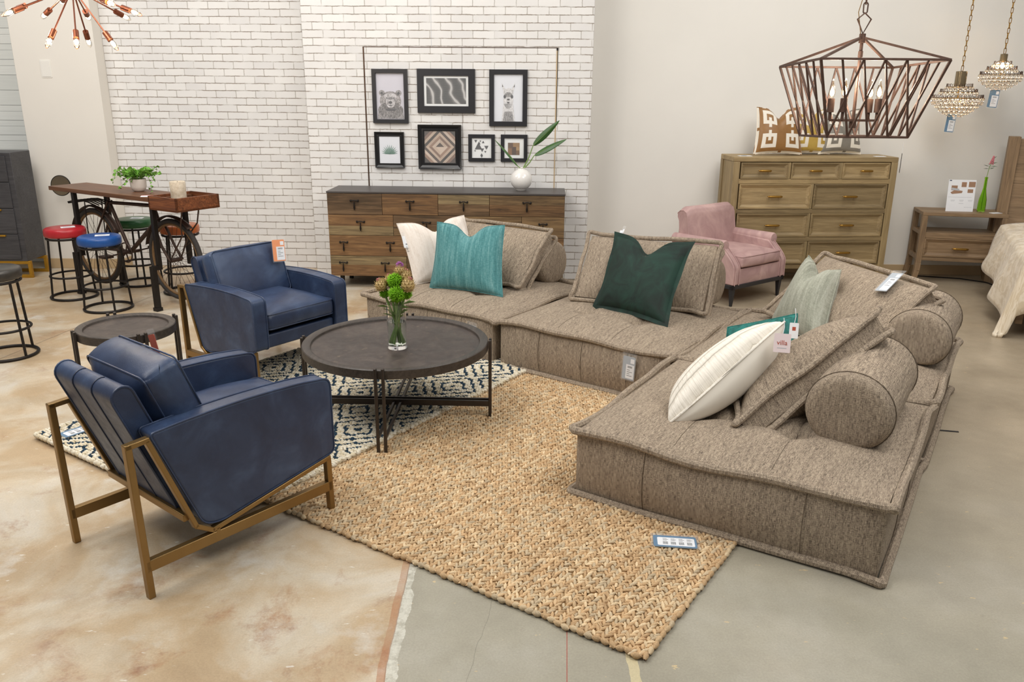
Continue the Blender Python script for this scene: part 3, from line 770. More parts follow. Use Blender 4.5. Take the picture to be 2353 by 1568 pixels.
def box_cushion(label, quad, t=.15, seed=1, w=None, h=None, bulge=.05, crease=0.):
    Mx, w0, h0 = quadpose(*quad); w = w or w0; h = h or h0
    root = thing('back_cushion', label, 'cushion', group='sofa back cushions', mw=Mx)
    rr = random.Random(seed); ph = [rr.uniform(0, 6.3) for _ in range(8)]
    Q = [Mx.inverted() @ V(p) for p in quad]
    def wp(x, y, z):
        p = bil(Q, x / w0 + .5, z / h0 + .5); return (p.x, p.y + y, p.z)
    def face(sg):
        def f(u, v):
            a, c = 2 * u - 1, 2 * v - 1
            y = t / 2 * .55 + (bulge + t * .22) * (1 - a ** 4) * (1 - c ** 4)
            y += .008 * sin(6 * u + ph[0]) * sin(5 * v + ph[1]) * (1 - a * a) * (1 - c * c)
            y -= crease * math.exp(-((u - .5) / .06) ** 2) * (1 - c * c)
            y -= .03 * math.exp(-((u - .5) ** 2 + (v - .5) ** 2) / .006)
            return wp(a * w / 2, sg * y, c * h / 2)
        return f
    b = B().grid(face(-1), 30, 24, w, h).grid(face(1), 30, 24, w, h, flip=True)
    y0 = t / 2 * .55
    P = rrect(w, h, .001, 1); n = 24
    def band(p, q, L):
        b.grid(lambda u, v: wp(p[0] + (q[0] - p[0]) * u, -y0 + 2 * y0 * v, p[1] + (q[1] - p[1]) * u), 20, 3, L, 2 * y0)
    c = [(-w / 2, -h / 2), (w / 2, -h / 2), (w / 2, h / 2), (-w / 2, h / 2)]
    for i in range(4): band(c[i], c[(i + 1) % 4], w if i % 2 == 0 else h)
    build('cushion_body', b, M['tweed'], root, smooth=65)
    for sg in (-1, 1):
        P = welt_path(w, h, .012, .02, 0, 0, 0, seed * 5 + sg, wob=.006)
        b = B().tube([wp(x, sg * (y0 + .006) + z, y) for x, y, z in P], .015, 8, True)
        build('front_piping' if sg < 0 else 'rear_piping', b, M['tweed'], root)
    return root
cC = box_cushion('wide tweed back cushion leaning behind the dark green velvet pillow', ([0.45, 5.61, 0.375], [1.271, 5.236, 0.375], [1.412, 5.544, 0.749], [0.591, 5.918, 0.749]), .16, 3)
cD = box_cushion('tweed back cushion leaning behind the teal linen pillow', ([-0.63, 6.43, 0.375], [0.06, 5.905, 0.375], [0.288, 6.205, 0.72], [-0.404, 6.734, 0.72]), .16, 4)
cB = box_cushion('tweed back cushion with a price tag on its face, lying over the corner bolster', ([1.71, 5.20, .38], [1.975, 4.33, .37], [2.37, 4.47, .705], [2.10, 5.345, .715]), .17, 5)
price_tag(cB, Matrix.Translation((.285, -.142, .165)) @ Matrix.Rotation(-.25, 4, 'Y') @ Matrix.Rotation(-.13, 4, 'X'), M['tag_grey'], .075, .17)
cA = box_cushion('slumped tweed back cushion seen on edge between the white pillow and the near bolster', ([1.04, 3.345, .36], [1.70, 3.62, .775], [1.80, 4.04, .60], [1.16, 3.76, .38]), .17, 6, bulge=.06)

# ------------------------------------------------------------------ throw pillows
PIL = 'throw pillows on the sofa'
def pillow(label, quad, mat, thick=.15, seed=1, chop=0., ear=.06, piping=.004, pipmat=None, cat='pillow', group=PIL, name='throw_pillow', n=34, flange=0., back=None, grow=1.06, slump=0., quilt=0., belly=0.):
    Mx, w0, h0 = quadpose(*quad); w, h = w0 * grow, h0 * grow; Q = [Mx.inverted() @ V(p) for p in quad]
    def wp(x, y, z):
        p = bil(Q, x / w0 + .5, z / h0 + .5); return (p.x, p.y + y, p.z)
    root = thing(name, label, cat, group=group, mw=Mx)
    rr = random.Random(seed); ph = [rr.uniform(0, 6.3) for _ in range(10)]
    def outline(u, v):
        a, c = 2 * u - 1, 2 * v - 1
        x = a * w / 2 * (1 - ear * (1 - c * c) * (1 if abs(a) > 0 else 0))
        z = c * h / 2 * (1 - ear * (1 - a * a))
        if belly and c < 0: z += c * belly * .5 * (1 - a * a)
        if chop: z -= chop * math.exp(-(a / .30) ** 2) * (max(0, (c + .2) / 1.2)) ** 1.5
        if slump: z -= slump * (1 - a * a) * max(0, c)
        return x, z
    def face(sg):
        def f(u, v):
            a, c = 2 * u - 1, 2 * v - 1
            x, z = outline(u, v)
            p = max(0, (1 - a * a) * (1 - c * c)) ** .45
            y = thick / 2 * p
            if chop: y *= 1 - .35 * math.exp(-(a / .16) ** 2) * max(0, c) ** 2
            # slack wrinkles run out of the corners
            for k, (cx, cz) in enumerate(((-1, -1), (1, -1), (1, 1), (-1, 1))):
                dx, dz = a - cx, c - cz; q = hypot(dx, dz); an = atan2(dz, dx)
                y += .007 * sin(9 * an + ph[k]) * math.exp(-(q / .55) ** 2) * p
            y += .005 * sin(5 * u + ph[4]) * sin(6 * v + ph[5]) * p
            if quilt and sg < 0: y += quilt * abs(sin(v * pi * 9 + .25 * sin(9 * u + ph[6]))) ** .4 * p - quilt * p
            return wp(x, sg * y, z)
        return f
    b = B(); b.grid(face(-1), n, n, w, h); b.m = 1; b.grid(face(1), n, n, w, h, flip=True)
    build('cover', b, [mat, back or mat], root, smooth=80)
    P = []
    m = 24
    for q in range(4):
        for i in range(m):
            t = i / m; u, v = ((t, 0), (1, t), (1 - t, 1), (0, 1 - t))[q]
            P.append((u, v))
    if flange:
        def fl_(uu, vv):
            k = int(round(uu * len(P))) % len(P); x, z = outline(*P[k]); s = 1 + vv * 2 * flange / w; s2 = 1 + vv * 2 * flange / h
            return wp(x * s, .006 * sin(k * .5 + ph[7]) * vv, z * s2)
        build('flange', B().grid(fl_, len(P), 2, 4 * w, flange, closeu=True), mat, root, smooth=80)
    elif piping:
        build('piping', B().tube([wp(outline(*p)[0] * 1.004, 0, outline(*p)[1] * 1.004) for p in P], piping, 6, True), pipmat or mat, root)
    return root
tealp = pillow('teal linen throw pillow with a chopped top, in front of the cream pillow', ([-.60, 5.93, .385], [-.085, 5.685, .385], [-.075, 5.915, .83], [-.545, 6.01, .835]), M['teal_linen'], .17, 11, chop=.085)
creamp = pillow('cream striped linen throw pillow half hidden behind the teal pillow', ([-.73, 6.03, .385], [-.25, 6.33, .385], [-.40, 6.47, .815], [-.86, 6.16, .80]), M['cream_linen'], .16, 12, chop=.09)
price_tag(creamp, Matrix.Translation((-.285, -.02, .09)) @ Matrix.Rotation(.25, 4, 'Z'), M['paper'], .05, .09, 'paper_tag')
greenp = pillow('dark green velvet throw pillow with a flanged edge and chopped top', ([.575, 5.40, .385], [.965, 4.965, .385], [1.15, 5.24, .835], [.72, 5.60, .83]), M['green_velvet'], .18, 13, chop=.10, flange=.03, ear=.08, grow=1.0)
price_tag(greenp, Matrix.Translation((-.28, 0, .30)), M['paper'], .012, .03, 'paper_tag')
sagep = pillow('sage green woven throw pillow against the corner back cushion', ([1.62, 4.95, .385], [1.79, 4.49, .385], [1.985, 4.84, .765], [1.83, 4.975, .825]), M['sage_linen'], .24, 14, chop=.07, ear=.07, grow=1.0, slump=.02, back=M['sage_linen'])
tealv = pillow('dark teal patterned velvet pillow peeking out behind the white quilted pillow', ([1.07, 3.93, .38], [1.40, 3.80, .45], [1.44, 3.98, .72], [1.14, 4.14, .60]), M['teal_velvet'], .11, 15, ear=.02, grow=1.0)
whitep = pillow('cream white quilted lumbar pillow propped on the nearest sofa section', ([.72, 3.415, .365], [1.24, 3.61, .77], [1.25, 3.83, .60], [.80, 3.66, .37]), M['white_quilt'], .27, 16, ear=.02, grow=1.04, quilt=.012, n=70, belly=.10, piping=.006, back=plain('white_velvet', '#efe9dc', .8, var=.04, sheen=.3))
# swing tags
def swing(parent, loc_w, card, w, h, label):
    Mw = Matrix.Translation(loc_w) @ Matrix.Rotation(-.25, 4, 'Z') @ Matrix.Rotation(-.22, 4, 'X')
    P = parent.matrix_basis
    t = build('swing_tag', B().prism(rrect(w, h, .003, 2), -.0008, .0008, 'y'), card, parent, mw=P.inverted() @ Mw)
    t['label'] = label
    build('string', B().tube([(0, 0, h / 2), (.004, 0, h / 2 + .03), (-.002, 0, h / 2 + .07)], .0018, 5), M['paper'], t)
    return t
st = swing(whitep, (1.205, 3.475, .722), plain('pink_card', '#efdfe0', .6, var=.02), .072, .085, 'pale pink swing tag with red lettering')
text('lettering', 'villa', .030, M['tag_rust'], st, Matrix.Translation((0, -.0015, -.008)) @ Matrix.Rotation(pi / 2, 4, 'X'))
build('print', B().box(-.02, .02, -.0012, -.0009, -.024, -.021), M['ink_grey'], st)
st = swing(tealv, (1.355, 3.765, .695), M['paper'], .042, .075, 'small white swing tag')
build('print', B().box(-.008, .008, -.0012, -.0009, .0, .018), M['tag_rust'], st)
# ------------------------------------------------------------------ round tray tables
def round_table(name, label, c, zt, r, az, rec=None, cat='table', group=None):
    root = thing(name, label, cat, (c[0], c[1], 0), az, group)
    rim = r * .095 if rec is None else rec
    th = .05
    prof = [(0, zt - th), (r - .004, zt - th), (r, zt - th + .004), (r, zt - .004), (r - .004, zt), (r - rim + .012, zt), (r - rim, zt - .006), (r - rim - .004, zt - .0175), (0, zt - .0175)]
    b = B().lathe([p if p[0] > 0 else (1e-6, p[1]) for p in prof[:-1]], 96)
    build('table_rim', b, M['ebony'], root, smooth=30)
    N = M.get('stone_inlay')
    if not N:
        N = NT('stone_inlay'); o = N.co(); n1 = N.noise(o, 6., 7, .7, 1.); n2 = N.noise(o, 22., 5, .6)
        cc = N.ramp(n1, [(.3, '#302926'), (.52, '#403732'), (.75, '#544a42')])
        cc = N.mix(N.ramp(n2, [(.62, 0.), (.8, .5)]), cc, '#8d7d6b')
        M['stone_inlay'] = N = N.out(Base__Color=cc, Roughness=N.ramp(n2, [(.3, .4), (.7, .55)]), Normal=N.bump(n1, .15, .003))
    build('tray_top', B().lathe([(1e-6, zt - .03), (r - rim - .003, zt - .03), (r - rim - .003, zt - .017), (1e-6, zt - .017)], 80), M['stone_inlay'], root, smooth=30)
    s = .019; lr = r + .011
    for k in range(4):
        a = k * pi / 2; t = V((-sin(a), cos(a), 0)); d = V((cos(a), sin(a), 0))
        for g in (-1, 1):
            p = d * lr + t * s * g
            b = B().bar((p.x, p.y, 0), (p.x, p.y, zt + .012), .0165, .0165, up=d)
            build('leg', b, M['gun_metal'], root, bevel=.0035)
    for k, z in ((0, .095), (1, .096)):
        d = V((1, 0, 0)) if k == 0 else V((0, 1, 0)); t = V((-d.y, d.x, 0))
        for g in (-1, 1):
            p = d * lr + t * s * g; q = -d * lr + t * s * g
            build('stretcher', B().bar((p.x, p.y, z), (q.x, q.y, z), .014, .034 if k == 1 else .018), M['gun_metal'], root, bevel=.002)
    return root
TC = (-.6446, 4.331); TZ = .457
coffee = round_table('coffee_table', 'large round dark coffee table with a raised rim, standing on the two rugs', TC, TZ, .512, -1.596, .046)
side = round_table('side_table', 'small round dark side table between the two blue armchairs', (-2.15, 4.36), .525, .258, -.85, .038, group=None)

# ------------------------------------------------------------------ glass vase and bouquet on the coffee table
VC = V((-.625, 4.245, TZ - .0165))
vz = thing('glass_vase', 'clear cylinder glass vase half full of water on the coffee table', 'vase', VC)
r0, hv = .052, .25
prof = [(1e-6, 0), (r0, 0), (r0 + .001, .01), (r0, hv), (r0 - .003, hv), (r0 - .004, .022), (1e-6, .02)]
build('vase_glass', B().lathe(prof, 48), M['glass'], vz, smooth=35)
build('water', B().lathe([(1e-6, .0215), (r0 - .0045, .0235), (r0 - .0045, .15), (1e-6, .15)], 40), M['water'], vz, smooth=35)
FLW = 'flowers in the clear glass vase'
def fuzz(b, c, r, n, ln, w, seed, up=None, flat=.9):
    rr = random.Random(seed)
    for i in range(n):
        z = 1 - 2 * (i + .5) / n; a = i * 2.39996; q = sqrt(1 - z * z)
        d = V((q * cos(a), q * sin(a), z)); d = (d + V((rr.uniform(-.2, .2), rr.uniform(-.2, .2), rr.uniform(-.2, .2)))).normalized()
        if up and d.dot(up) < -.55: continue
        t = d.orthogonal().normalized(); s = V(c) + d * r * .35; e = V(c) + d * (r + rr.uniform(-ln, ln))
        m = s * .45 + e * .55; u = d.cross(t)
        b.add([s, m + t * w, m + u * w, m - t * w, e], [(0, 1, 2), (0, 2, 3), (1, 4, 2), (2, 4, 3), (0, 3, 1), (1, 3, 4)])
def flower(kind, label, top, foot, hr, seed):
    """a cut stem from the bottom of the vase to its bloom"""
    top = V(top); foot = V(foot)
    names = {'fluff': 'dianthus_flower', 'thistle': 'thistle_flower', 'artichoke': 'artichoke_flower'}
    t = thing(names[kind], label, 'flower', VC + V((foot.x, foot.y, .03)), group=FLW)
    o = V((foot.x, foot.y, .03)); mid = V((0, 0, .17)) + V((foot.x, foot.y, 0)) * -.35
    P = [];  a0, a1, a2 = V((foot.x, foot.y, .028)), mid, top
    for i in range(11):
        s = i / 10; P.append(a0 * (1 - s) ** 2 + a1 * 2 * s * (1 - s) + a2 * s * s - o)
    build('stem', B().tube(P, .0042 if kind != 'artichoke' else .0065, 7), M['stem'], t)
    c = top - o; d = (P[-1] - P[-3]).normalized()
    if kind == 'fluff':
        b = B(); fuzz(b, c, hr, 420, hr * .12, hr * .055, seed); b.sph(c, hr * .55, 12, 8)
        build('bloom', b, M['fluffy_green'], t, smooth=0)
    else:
        b = B(); b.sph(c, hr * .86, 14, 10, 1, 1, 1.05)
        for ring in range(6):
            an = -.9 + ring * .38; n = 12
            for k in range(n):
                a = 2 * pi * (k + .5 * (ring % 2)) / n
                q = V((cos(an) * cos(a), cos(an) * sin(a), sin(an))); tt = V((-sin(a), cos(a), 0)); upv = V((-sin(an) * cos(a), -sin(an) * sin(a), cos(an)))
                base = c + q * hr * .8; tip = c + q * hr * 1.22 + upv * hr * .36; w = hr * .19
                b.add([base - tt * w, base + upv * -hr * .12, base + tt * w, tip, base + q * hr * .12 + upv * hr * .1], [(0, 1, 4), (1, 2, 4), (0, 4, 3), (4, 2, 3)])
        build('bracts', b, M['artichoke'], t, smooth=25)
        if kind == 'thistle':
            b = B(); fuzz(b, c + d * hr * .95, hr * .75, 160, hr * .1, hr * .05, seed, V((0, 0, 1)))
            build('bloom', b, M['thistle_pink'], t, smooth=0)
        else:
            b = B(); fuzz(b, c + d * hr * .85, hr * .38, 60, hr * .06, hr * .06, seed, V((0, 0, 1)))
            build('bloom', b, M['pink_petal'], t, smooth=0)
    b = B()
    for k in range(2):
        s = .55 + .2 * k; p = P[int(s * 10)]; a = seed * 1.7 + k * 2.6; e = p + V((cos(a) * .075, sin(a) * .05, .03 - .02 * k)); w = V((-sin(a), cos(a), .3)) * .007
        m = (p + e) / 2 + V((0, 0, .012))
        b.add([p, m - w, e, m + w], [(0, 1, 2), (0, 2, 3)])
    build('leaf', b, M['stem'], t)
    return t
flower('fluff', 'fluffy lime green dianthus bloom highest of the green ones in the bouquet', (.0, -.01, .375), (.012, .0, 0), .047, 1)
flower('fluff', 'fluffy lime green dianthus bloom low at the front of the bouquet', (.012, -.045, .31), (-.02, .016, 0), .05, 2)
flower('fluff', 'fluffy lime green dianthus bloom low towards the sofa in the bouquet', (.06, -.01, .305), (.028, -.014, 0), .034, 3)
flower('fluff', 'small lime green dianthus bloom under the spiny artichoke head nearest the chairs', (-.06, .0, .305), (.028, .012, 0), .03, 4)
flower('artichoke', 'spiny tan artichoke head leaning towards the blue armchairs in the bouquet', (-.075, -.01, .35), (.03, .0, 0), .036, 5)
flower('artichoke', 'tan artichoke head with a purple tip leaning towards the sofa in the bouquet', (.07, -.025, .355), (-.03, .002, 0), .042, 6)
flower('artichoke', 'spiny artichoke head at the back of the bouquet below the purple thistle', (.05, .02, .395), (-.012, -.02, 0), .036, 7)
flower('artichoke', 'pale spiny artichoke head half hidden at the back of the bouquet', (-.035, .03, .365), (.006, .022, 0), .034, 9)
flower('thistle', 'purple blooming thistle at the very top of the bouquet', (.022, .02, .425), (-.022, -.008, 0), .030, 8)

# ------------------------------------------------------------------ blue leather armchairs
ACH = 'blue leather armchairs'
def piping_loop(poly3, r=.004, mat=None, parent=None, nm='piping'):
    return build(nm, B().tube(poly3, r, 6, True), mat or M['leather'], parent)
def rounded(poly, rad, n=5):
    out = []; m = len(poly)
    for i in range(m):
        p, a, c = V(poly[i]).to_2d() if len(poly[i]) > 2 else V(poly[i]), V(poly[i - 1]), V(poly[(i + 1) % m])
        r = rad[i] if isinstance(rad, (list, tuple)) else rad
        d0 = (a - p).normalized(); d1 = (c - p).normalized()
        s, e = p + d0 * r, p + d1 * r
        for k in range(n + 1):
            t = k / n; q = s * (1 - t) ** 2 + p * 2 * t * (1 - t) + e * t * t; out.append((q.x, q.y))
    return out
def soft_box(x0, x1, y0, y1, z0, z1, crown, n=20, puff=.012, rot=None):
    """upholstered block: rounded rectangle, crowned top"""
    def pt(u, v, top):
        a, c = 2 * u - 1, 2 * v - 1
        z = z1 + crown * (1 - a ** 4) * (1 - c ** 4) if top else z0 - crown * .4 * (1 - a ** 4) * (1 - c ** 4)
        return (x0 + (x1 - x0) * u, y0 + (y1 - y0) * v, z)
    b = B().grid(lambda u, v: pt(u, v, 1), n, n, x1 - x0, y1 - y0).grid(lambda u, v: pt(u, v, 0), n, n, x1 - x0, y1 - y0, flip=True)
    c = [(x0, y0, 0, -1), (x1, y0, 1, 0), (x1, y1, 0, 1), (x0, y1, -1, 0)]
    for i in range(4):
        p, q = c[i], c[(i + 1) % 4]; nx, ny = p[2], p[3]
        b.grid(lambda u, v, k=puff: (p[0] + (q[0] - p[0]) * u + nx * k * sin(pi * v) * sin(pi * u) ** .4, p[1] + (q[1] - p[1]) * u + ny * k * sin(pi * v) * sin(pi * u) ** .4, z0 + (z1 - z0) * v), n, 5, 1, .1)
    return b.weld()
def armchair(label, loc, rz, scale=(1, 1, 1)):
    root = thing('armchair', label, 'armchair', loc, rz, ACH); root.scale = scale
    W = .66
    for x in (-.015, -W + .015):
        b = B(); w = .030
        path = [(0, 0), (0.0, .612), (.058, .618), (.212, .205), (.275, .168), (.856, .268), (.856, 0)]
        b.bar((x, .008, 0), (x, -.004, .625), w, .026, up=(0, 1, 0))
        b.bar((x, -.017, .614), (x, .075, .620), w, .02)
        b.bar((x, .066, .620), (x, .216, .205), w, .020)
        b.bar((x, .208, .215), (x, .285, .163), w, .020); b.bar((x, .275, .166), (x, .868, .270), w, .020)
        b.bar((x, .856, .268), (x, .862, 0), w, .026, up=(0, 1, 0))
        b.bar((x, .0, .133), (x, .868, .133), w, .046)
        b.bar((x, .30, .15), (x, .30, .172), w, .018, up=(0, 1, 0))
        build('side_frame', b, M['brass_chair'], root, bevel=.003)
    build('cross_rail', B().bar((-.02, .185, .255), (-W + .02, .185, .255), .026, .03), M['brass_chair'], root, bevel=.003)
    for x0, x1 in ((-.092, -.004), (-W + .004, -W + .092)):
        top = [(.085 + .78 * i / 6, .640 + .016 * sin(pi * i / 6)) for i in range(7)]
        poly = [(.245, .205), (.32, .190), (.894, .288), (.892, .632)] + top[::-1][1:-1] + [(.078, .638)]
        P = rounded(poly, [.04, .03, .03, .04] + [.02] * 5 + [.02], 4)
        b = B().prism([(y, z) for y, z in P], x0, x1, 'x')
        a = build('arm', b, M['leather'], root, bevel=.010, seg=3, smooth=40)
        for xx in (x0, x1):
            piping_loop([(xx + (.003 if xx == x0 else -.003), y, z) for y, z in P], .0045, M['leather_seam'] if 0 else M['leather'], a)
    # back shell
    bx0, bx1 = -W + .098, -.098
    d = V((.235 - .02, .21 - .775)).normalized(); nrm = V((-d.y, d.x)) * 1
    bot, top = V((.25, .225)), V((.045, .765)); th = .042
    t2 = (top - bot).normalized(); n2 = V((t2.y, -t2.x))
    P = [bot - n2 * th, bot + n2 * th] + [top + n2 * th * cos(pi * i / 10) + t2 * th * sin(pi * i / 10) for i in range(11)]
    prof = [(p.x, p.y) for p in P]
    sh = build('back_shell', B().prism(prof, bx0, bx1, 'x'), M['leather'], root, bevel=.004, smooth=50)
    for xx in (bx0, bx1): piping_loop([(xx, p[0], p[1]) for p in prof], .005, M['leather'], sh)
    for k in (1, 2):
        xx = bx0 + (bx1 - bx0) * k / 3
        rear = [bot - n2 * (th + .001)] + [top - n2 * (th + .001) * cos(pi * i / 10) + t2 * (th + .001) * sin(pi * i / 10) for i in range(8)]
        build('seam', B().tube([(xx, p.x, p.y) for p in rear], .003, 5), M['leather_seam'], sh)
    build('seat_base', B().prism([(.26, .205), (.862, .283), (.866, .375), (.20, .36)], bx0 - .004, bx1 + .004, 'x'), M['leather'], root, bevel=.012, seg=3)
    sc = build('seat_cushion', soft_box(bx0 + .004, bx1 - .004, .20, .885, .405, .515, .05), M['leather'], root, smooth=60); soften(sc, .02, .012)
    for z in (.412, .512):
        pts = rrect(bx1 - bx0 - .006, .687, .025, 4, (bx0 + bx1) / 2, .5425)
        piping_loop([(x, y, z) for x, y in pts], .004, M['leather'], sc)
    # loose back cushion, tilted like the shell
    Mx = frame(((bx0 + bx1) / 2, .262, .652), (1, 0, 0), (0, t2.x, t2.y))
    b = soft_box(-.232, .232, -.17, .20, -.07, .07, .055, 24, .022)
    b.xf(Mx @ Matrix(((1, 0, 0, 0), (0, 0, -1, 0), (0, 1, 0, 0), (0, 0, 0, 1))))
    bc = build('back_cushion', b, M['leather'], root, smooth=60); soften(bc, .016, .007, .07)
    for s in (-.072, .072):
        pts = [(x, z + .015) for x, z in rrect(.462, .368, .03, 4)]
        piping_loop([Mx @ V((x, s, z)) for x, z in pts], .004, M['leather'], bc)
    return root, Mx
ch1, MX = armchair('nearer blue leather armchair on a brass frame, seen from behind', (-1.313, 2.569, 0), .89 - pi / 2, (.955, .975, .985))
ch2, _ = armchair('farther blue leather armchair with an orange price tag on its back cushion', (-2.144, 5.098, 0), -.634 - pi / 2, (1.13, .84, .925))
price_tag(ch2, MX @ Matrix.Translation((-.175, .150, .115)) @ Matrix.Rotation(pi, 4, 'Z') @ Matrix.Rotation(.12, 4, 'Y') @ Matrix.Rotation(.10, 4, 'X'), M['tag_orange'], .085, .155)
price_tag(ch1, MX @ Matrix.Translation((-.06, .12, .135)) @ Matrix.Rotation(pi, 4, 'Z') @ Matrix.Rotation(.3, 4, 'Y') @ Matrix.Rotation(.3, 4, 'X'), M['tag_rust'], .07, .12)

# ------------------------------------------------------------------ pink velvet armchair
pk = thing('velvet_armchair', 'dusty pink velvet armchair with rolled arms and black legs', 'armchair', (1.89, 6.82, 0), .66)
W, D = .73, .70
b = B()
b.bar((0, .02, .172), (W, .02, .172), .04, .034); b.bar((0, D - .02, .172), (W, D - .02, .172), .04, .034); b.bar((.02, .0, .172), (.02, D, .172), .04, .034); b.bar((W - .02, 0, .172), (W - .02, D, .172), .04, .034)
build('base_rail', b, M['black_paint'], pk, bevel=.003)
for x, y, dx, dy in ((.03, .03, -.0, -.0), (W - .03, .03, .0, -.0), (.03, D - .03, -.0, .03), (W - .03, D - .03, .0, .03)):
    build('leg', B().bar((x + dx, y + dy, 0), (x, y, .17), .02, .02, up=(0, 1, 0), w2=.044, h2=.044), M['black_paint'], pk, bevel=.002)
build('seat_base', soft_box(.075, W - .075, .012, D - .03, .19, .325, .004, 16, .012), M['pink_velvet'], pk, smooth=60)
sc = soften(build('seat_cushion', soft_box(.088, W - .088, -.005, .55, .338, .43, .035), M['pink_velvet'], pk, smooth=60), .015, .008)
piping_loop([(x, y, .43) for x, y in rrect(W - .176, .555, .02, 4, W / 2, .2725)], .004, M['pink_velvet'], sc)
for sgn in (0, 1):
    fx = (lambda x: x) if sgn == 0 else (lambda x: W - x)
    poly = [(0, .19), (0, .335)] + [(.145 * (1 - cos(t)), .335 + .165 * sin(t) * .0 + .17 * (t / (pi / 2)) ** 1.25) for t in [pi / 2 * i / 8 for i in range(1, 9)]] + [(.70, .525), (.70, .19)]
    x0, x1 = sorted((fx(.0), fx(.078)))
    a = build('arm', B().prism(poly, x0, x1, 'x'), M['pink_velvet'], pk, bevel=.012, seg=3, smooth=50)
    b = B(); b.tube([(fx(.022), .128, .515), (fx(.022), .14, .515), (fx(.022), .70, .507)], [.044, .05, .05], 20)
    build('arm_roll', b, M['pink_velvet'], a, smooth=50)
    fr = [(fx(.039), y - .006, z) for y, z in poly[:-2]]
    for o in (-.028, .028): build('piping', B().tube([(p[0] + o, p[1], p[2]) for p in fr], .004, 6), M['pink_velvet'], a)
nn = 16
def backf(u, v):
    # front face rising to a rolled top, then down the rear
    pr_ = [(.52, .30), (.535, .42), (.555, .56), (.575, .68), (.582, .735), (.598, .775), (.63, .795), (.668, .79), (.695, .762), (.695, .72), (.678, .68), (.67, .60), (.68, .45), (.69, .19)]
    t = v * (len(pr_) - 1); i = min(int(t), len(pr_) - 2); k = t - i
    y = pr_[i][0] + (pr_[i + 1][0] - pr_[i][0]) * k; z = pr_[i][1] + (pr_[i + 1][1] - pr_[i][1]) * k
    a = 2 * u - 1; wtop = .33 + .0 * z
    z -= .035 * max(0, abs(a) - .8) ** 2 / .04 * (z > .6) * ((z - .6) / .2)
    y -= .03 * (1 - a * a) * sin(pi * min(1, v * 1.6)) * (v < .62)
    return (W / 2 + a * wtop, y, z)
b = B().grid(backf, 24, 52, .55, 1.2)
for s in (0, 1):
    ring = [backf(s, j / 52) for j in range(53)]; b.add(ring, [tuple(range(53))])
build('backrest', b, M['pink_velvet'], pk, smooth=60)
for s in (0, 1): build('piping', B().tube([backf(s, j / 52) for j in range(34)], .004, 6), M['pink_velvet'], pk)

# ------------------------------------------------------------------ rugs
def stitch_mesh(name, parent, P, D, S, colr, seg=6, rings=4):
    """many small yarn stitches (flattened ovals) as one woven mesh"""
    n = len(P); tv = []; tf = []
    for i in range(rings):
        t = -1 + 2 * i / (rings - 1); r = sqrt(max(.06, 1 - t * t))
        tv += [(t, r * cos(2 * pi * k / seg), r * sin(2 * pi * k / seg)) for k in range(seg)]
    for i in range(rings - 1):
        tf += [(i * seg + k, i * seg + (k + 1) % seg, (i + 1) * seg + (k + 1) % seg, (i + 1) * seg + k) for k in range(seg)]
    tv = np.array(tv); m = len(tv)
    X = D / np.linalg.norm(D, axis=1, keepdims=True); Z = np.tile([0, 0, 1.], (n, 1)); Y = np.cross(Z, X); Y /= np.linalg.norm(Y, axis=1, keepdims=True); Z = np.cross(X, Y)
    v = P[:, None, :] + tv[None, :, 0:1] * X[:, None, :] * S[:, None, 0:1] + tv[None, :, 1:2] * Y[:, None, :] * S[:, None, 1:2] + tv[None, :, 2:3] * Z[:, None, :] * S[:, None, 2:3]
    v = v.reshape(-1, 3).astype(np.float32)
    f = (np.array(tf)[None] + (np.arange(n) * m)[:, None, None]).reshape(-1).astype(np.int32)
    nf = len(f) // 4
    me = bpy.data.meshes.new(name); me.vertices.add(len(v)); me.vertices.foreach_set('co', v.ravel())
    me.loops.add(len(f)); me.loops.foreach_set('vertex_index', f)
    me.polygons.add(nf); me.polygons.foreach_set('loop_start', np.arange(0, nf * 4, 4, dtype=np.int32)); me.polygons.foreach_set('loop_total', np.full(nf, 4, dtype=np.int32))
    me.polygons.foreach_set('use_smooth', np.ones(nf, dtype=bool)); me.update(calc_edges=True)
    a = me.color_attributes.new('Col', 'FLOAT_COLOR', 'POINT')
    c = np.repeat(np.concatenate([colr, np.ones((n, 1))], 1), m, axis=0).astype(np.float32); a.data.foreach_set('color', c.ravel())
    me.materials.append(M['yarn'])
    o = bpy.data.objects.new(name, me); COL.objects.link(o); o.parent = parent
    return o
rs = np.random.RandomState(5)
def L3(h): return np.array(lin(h)[:3])
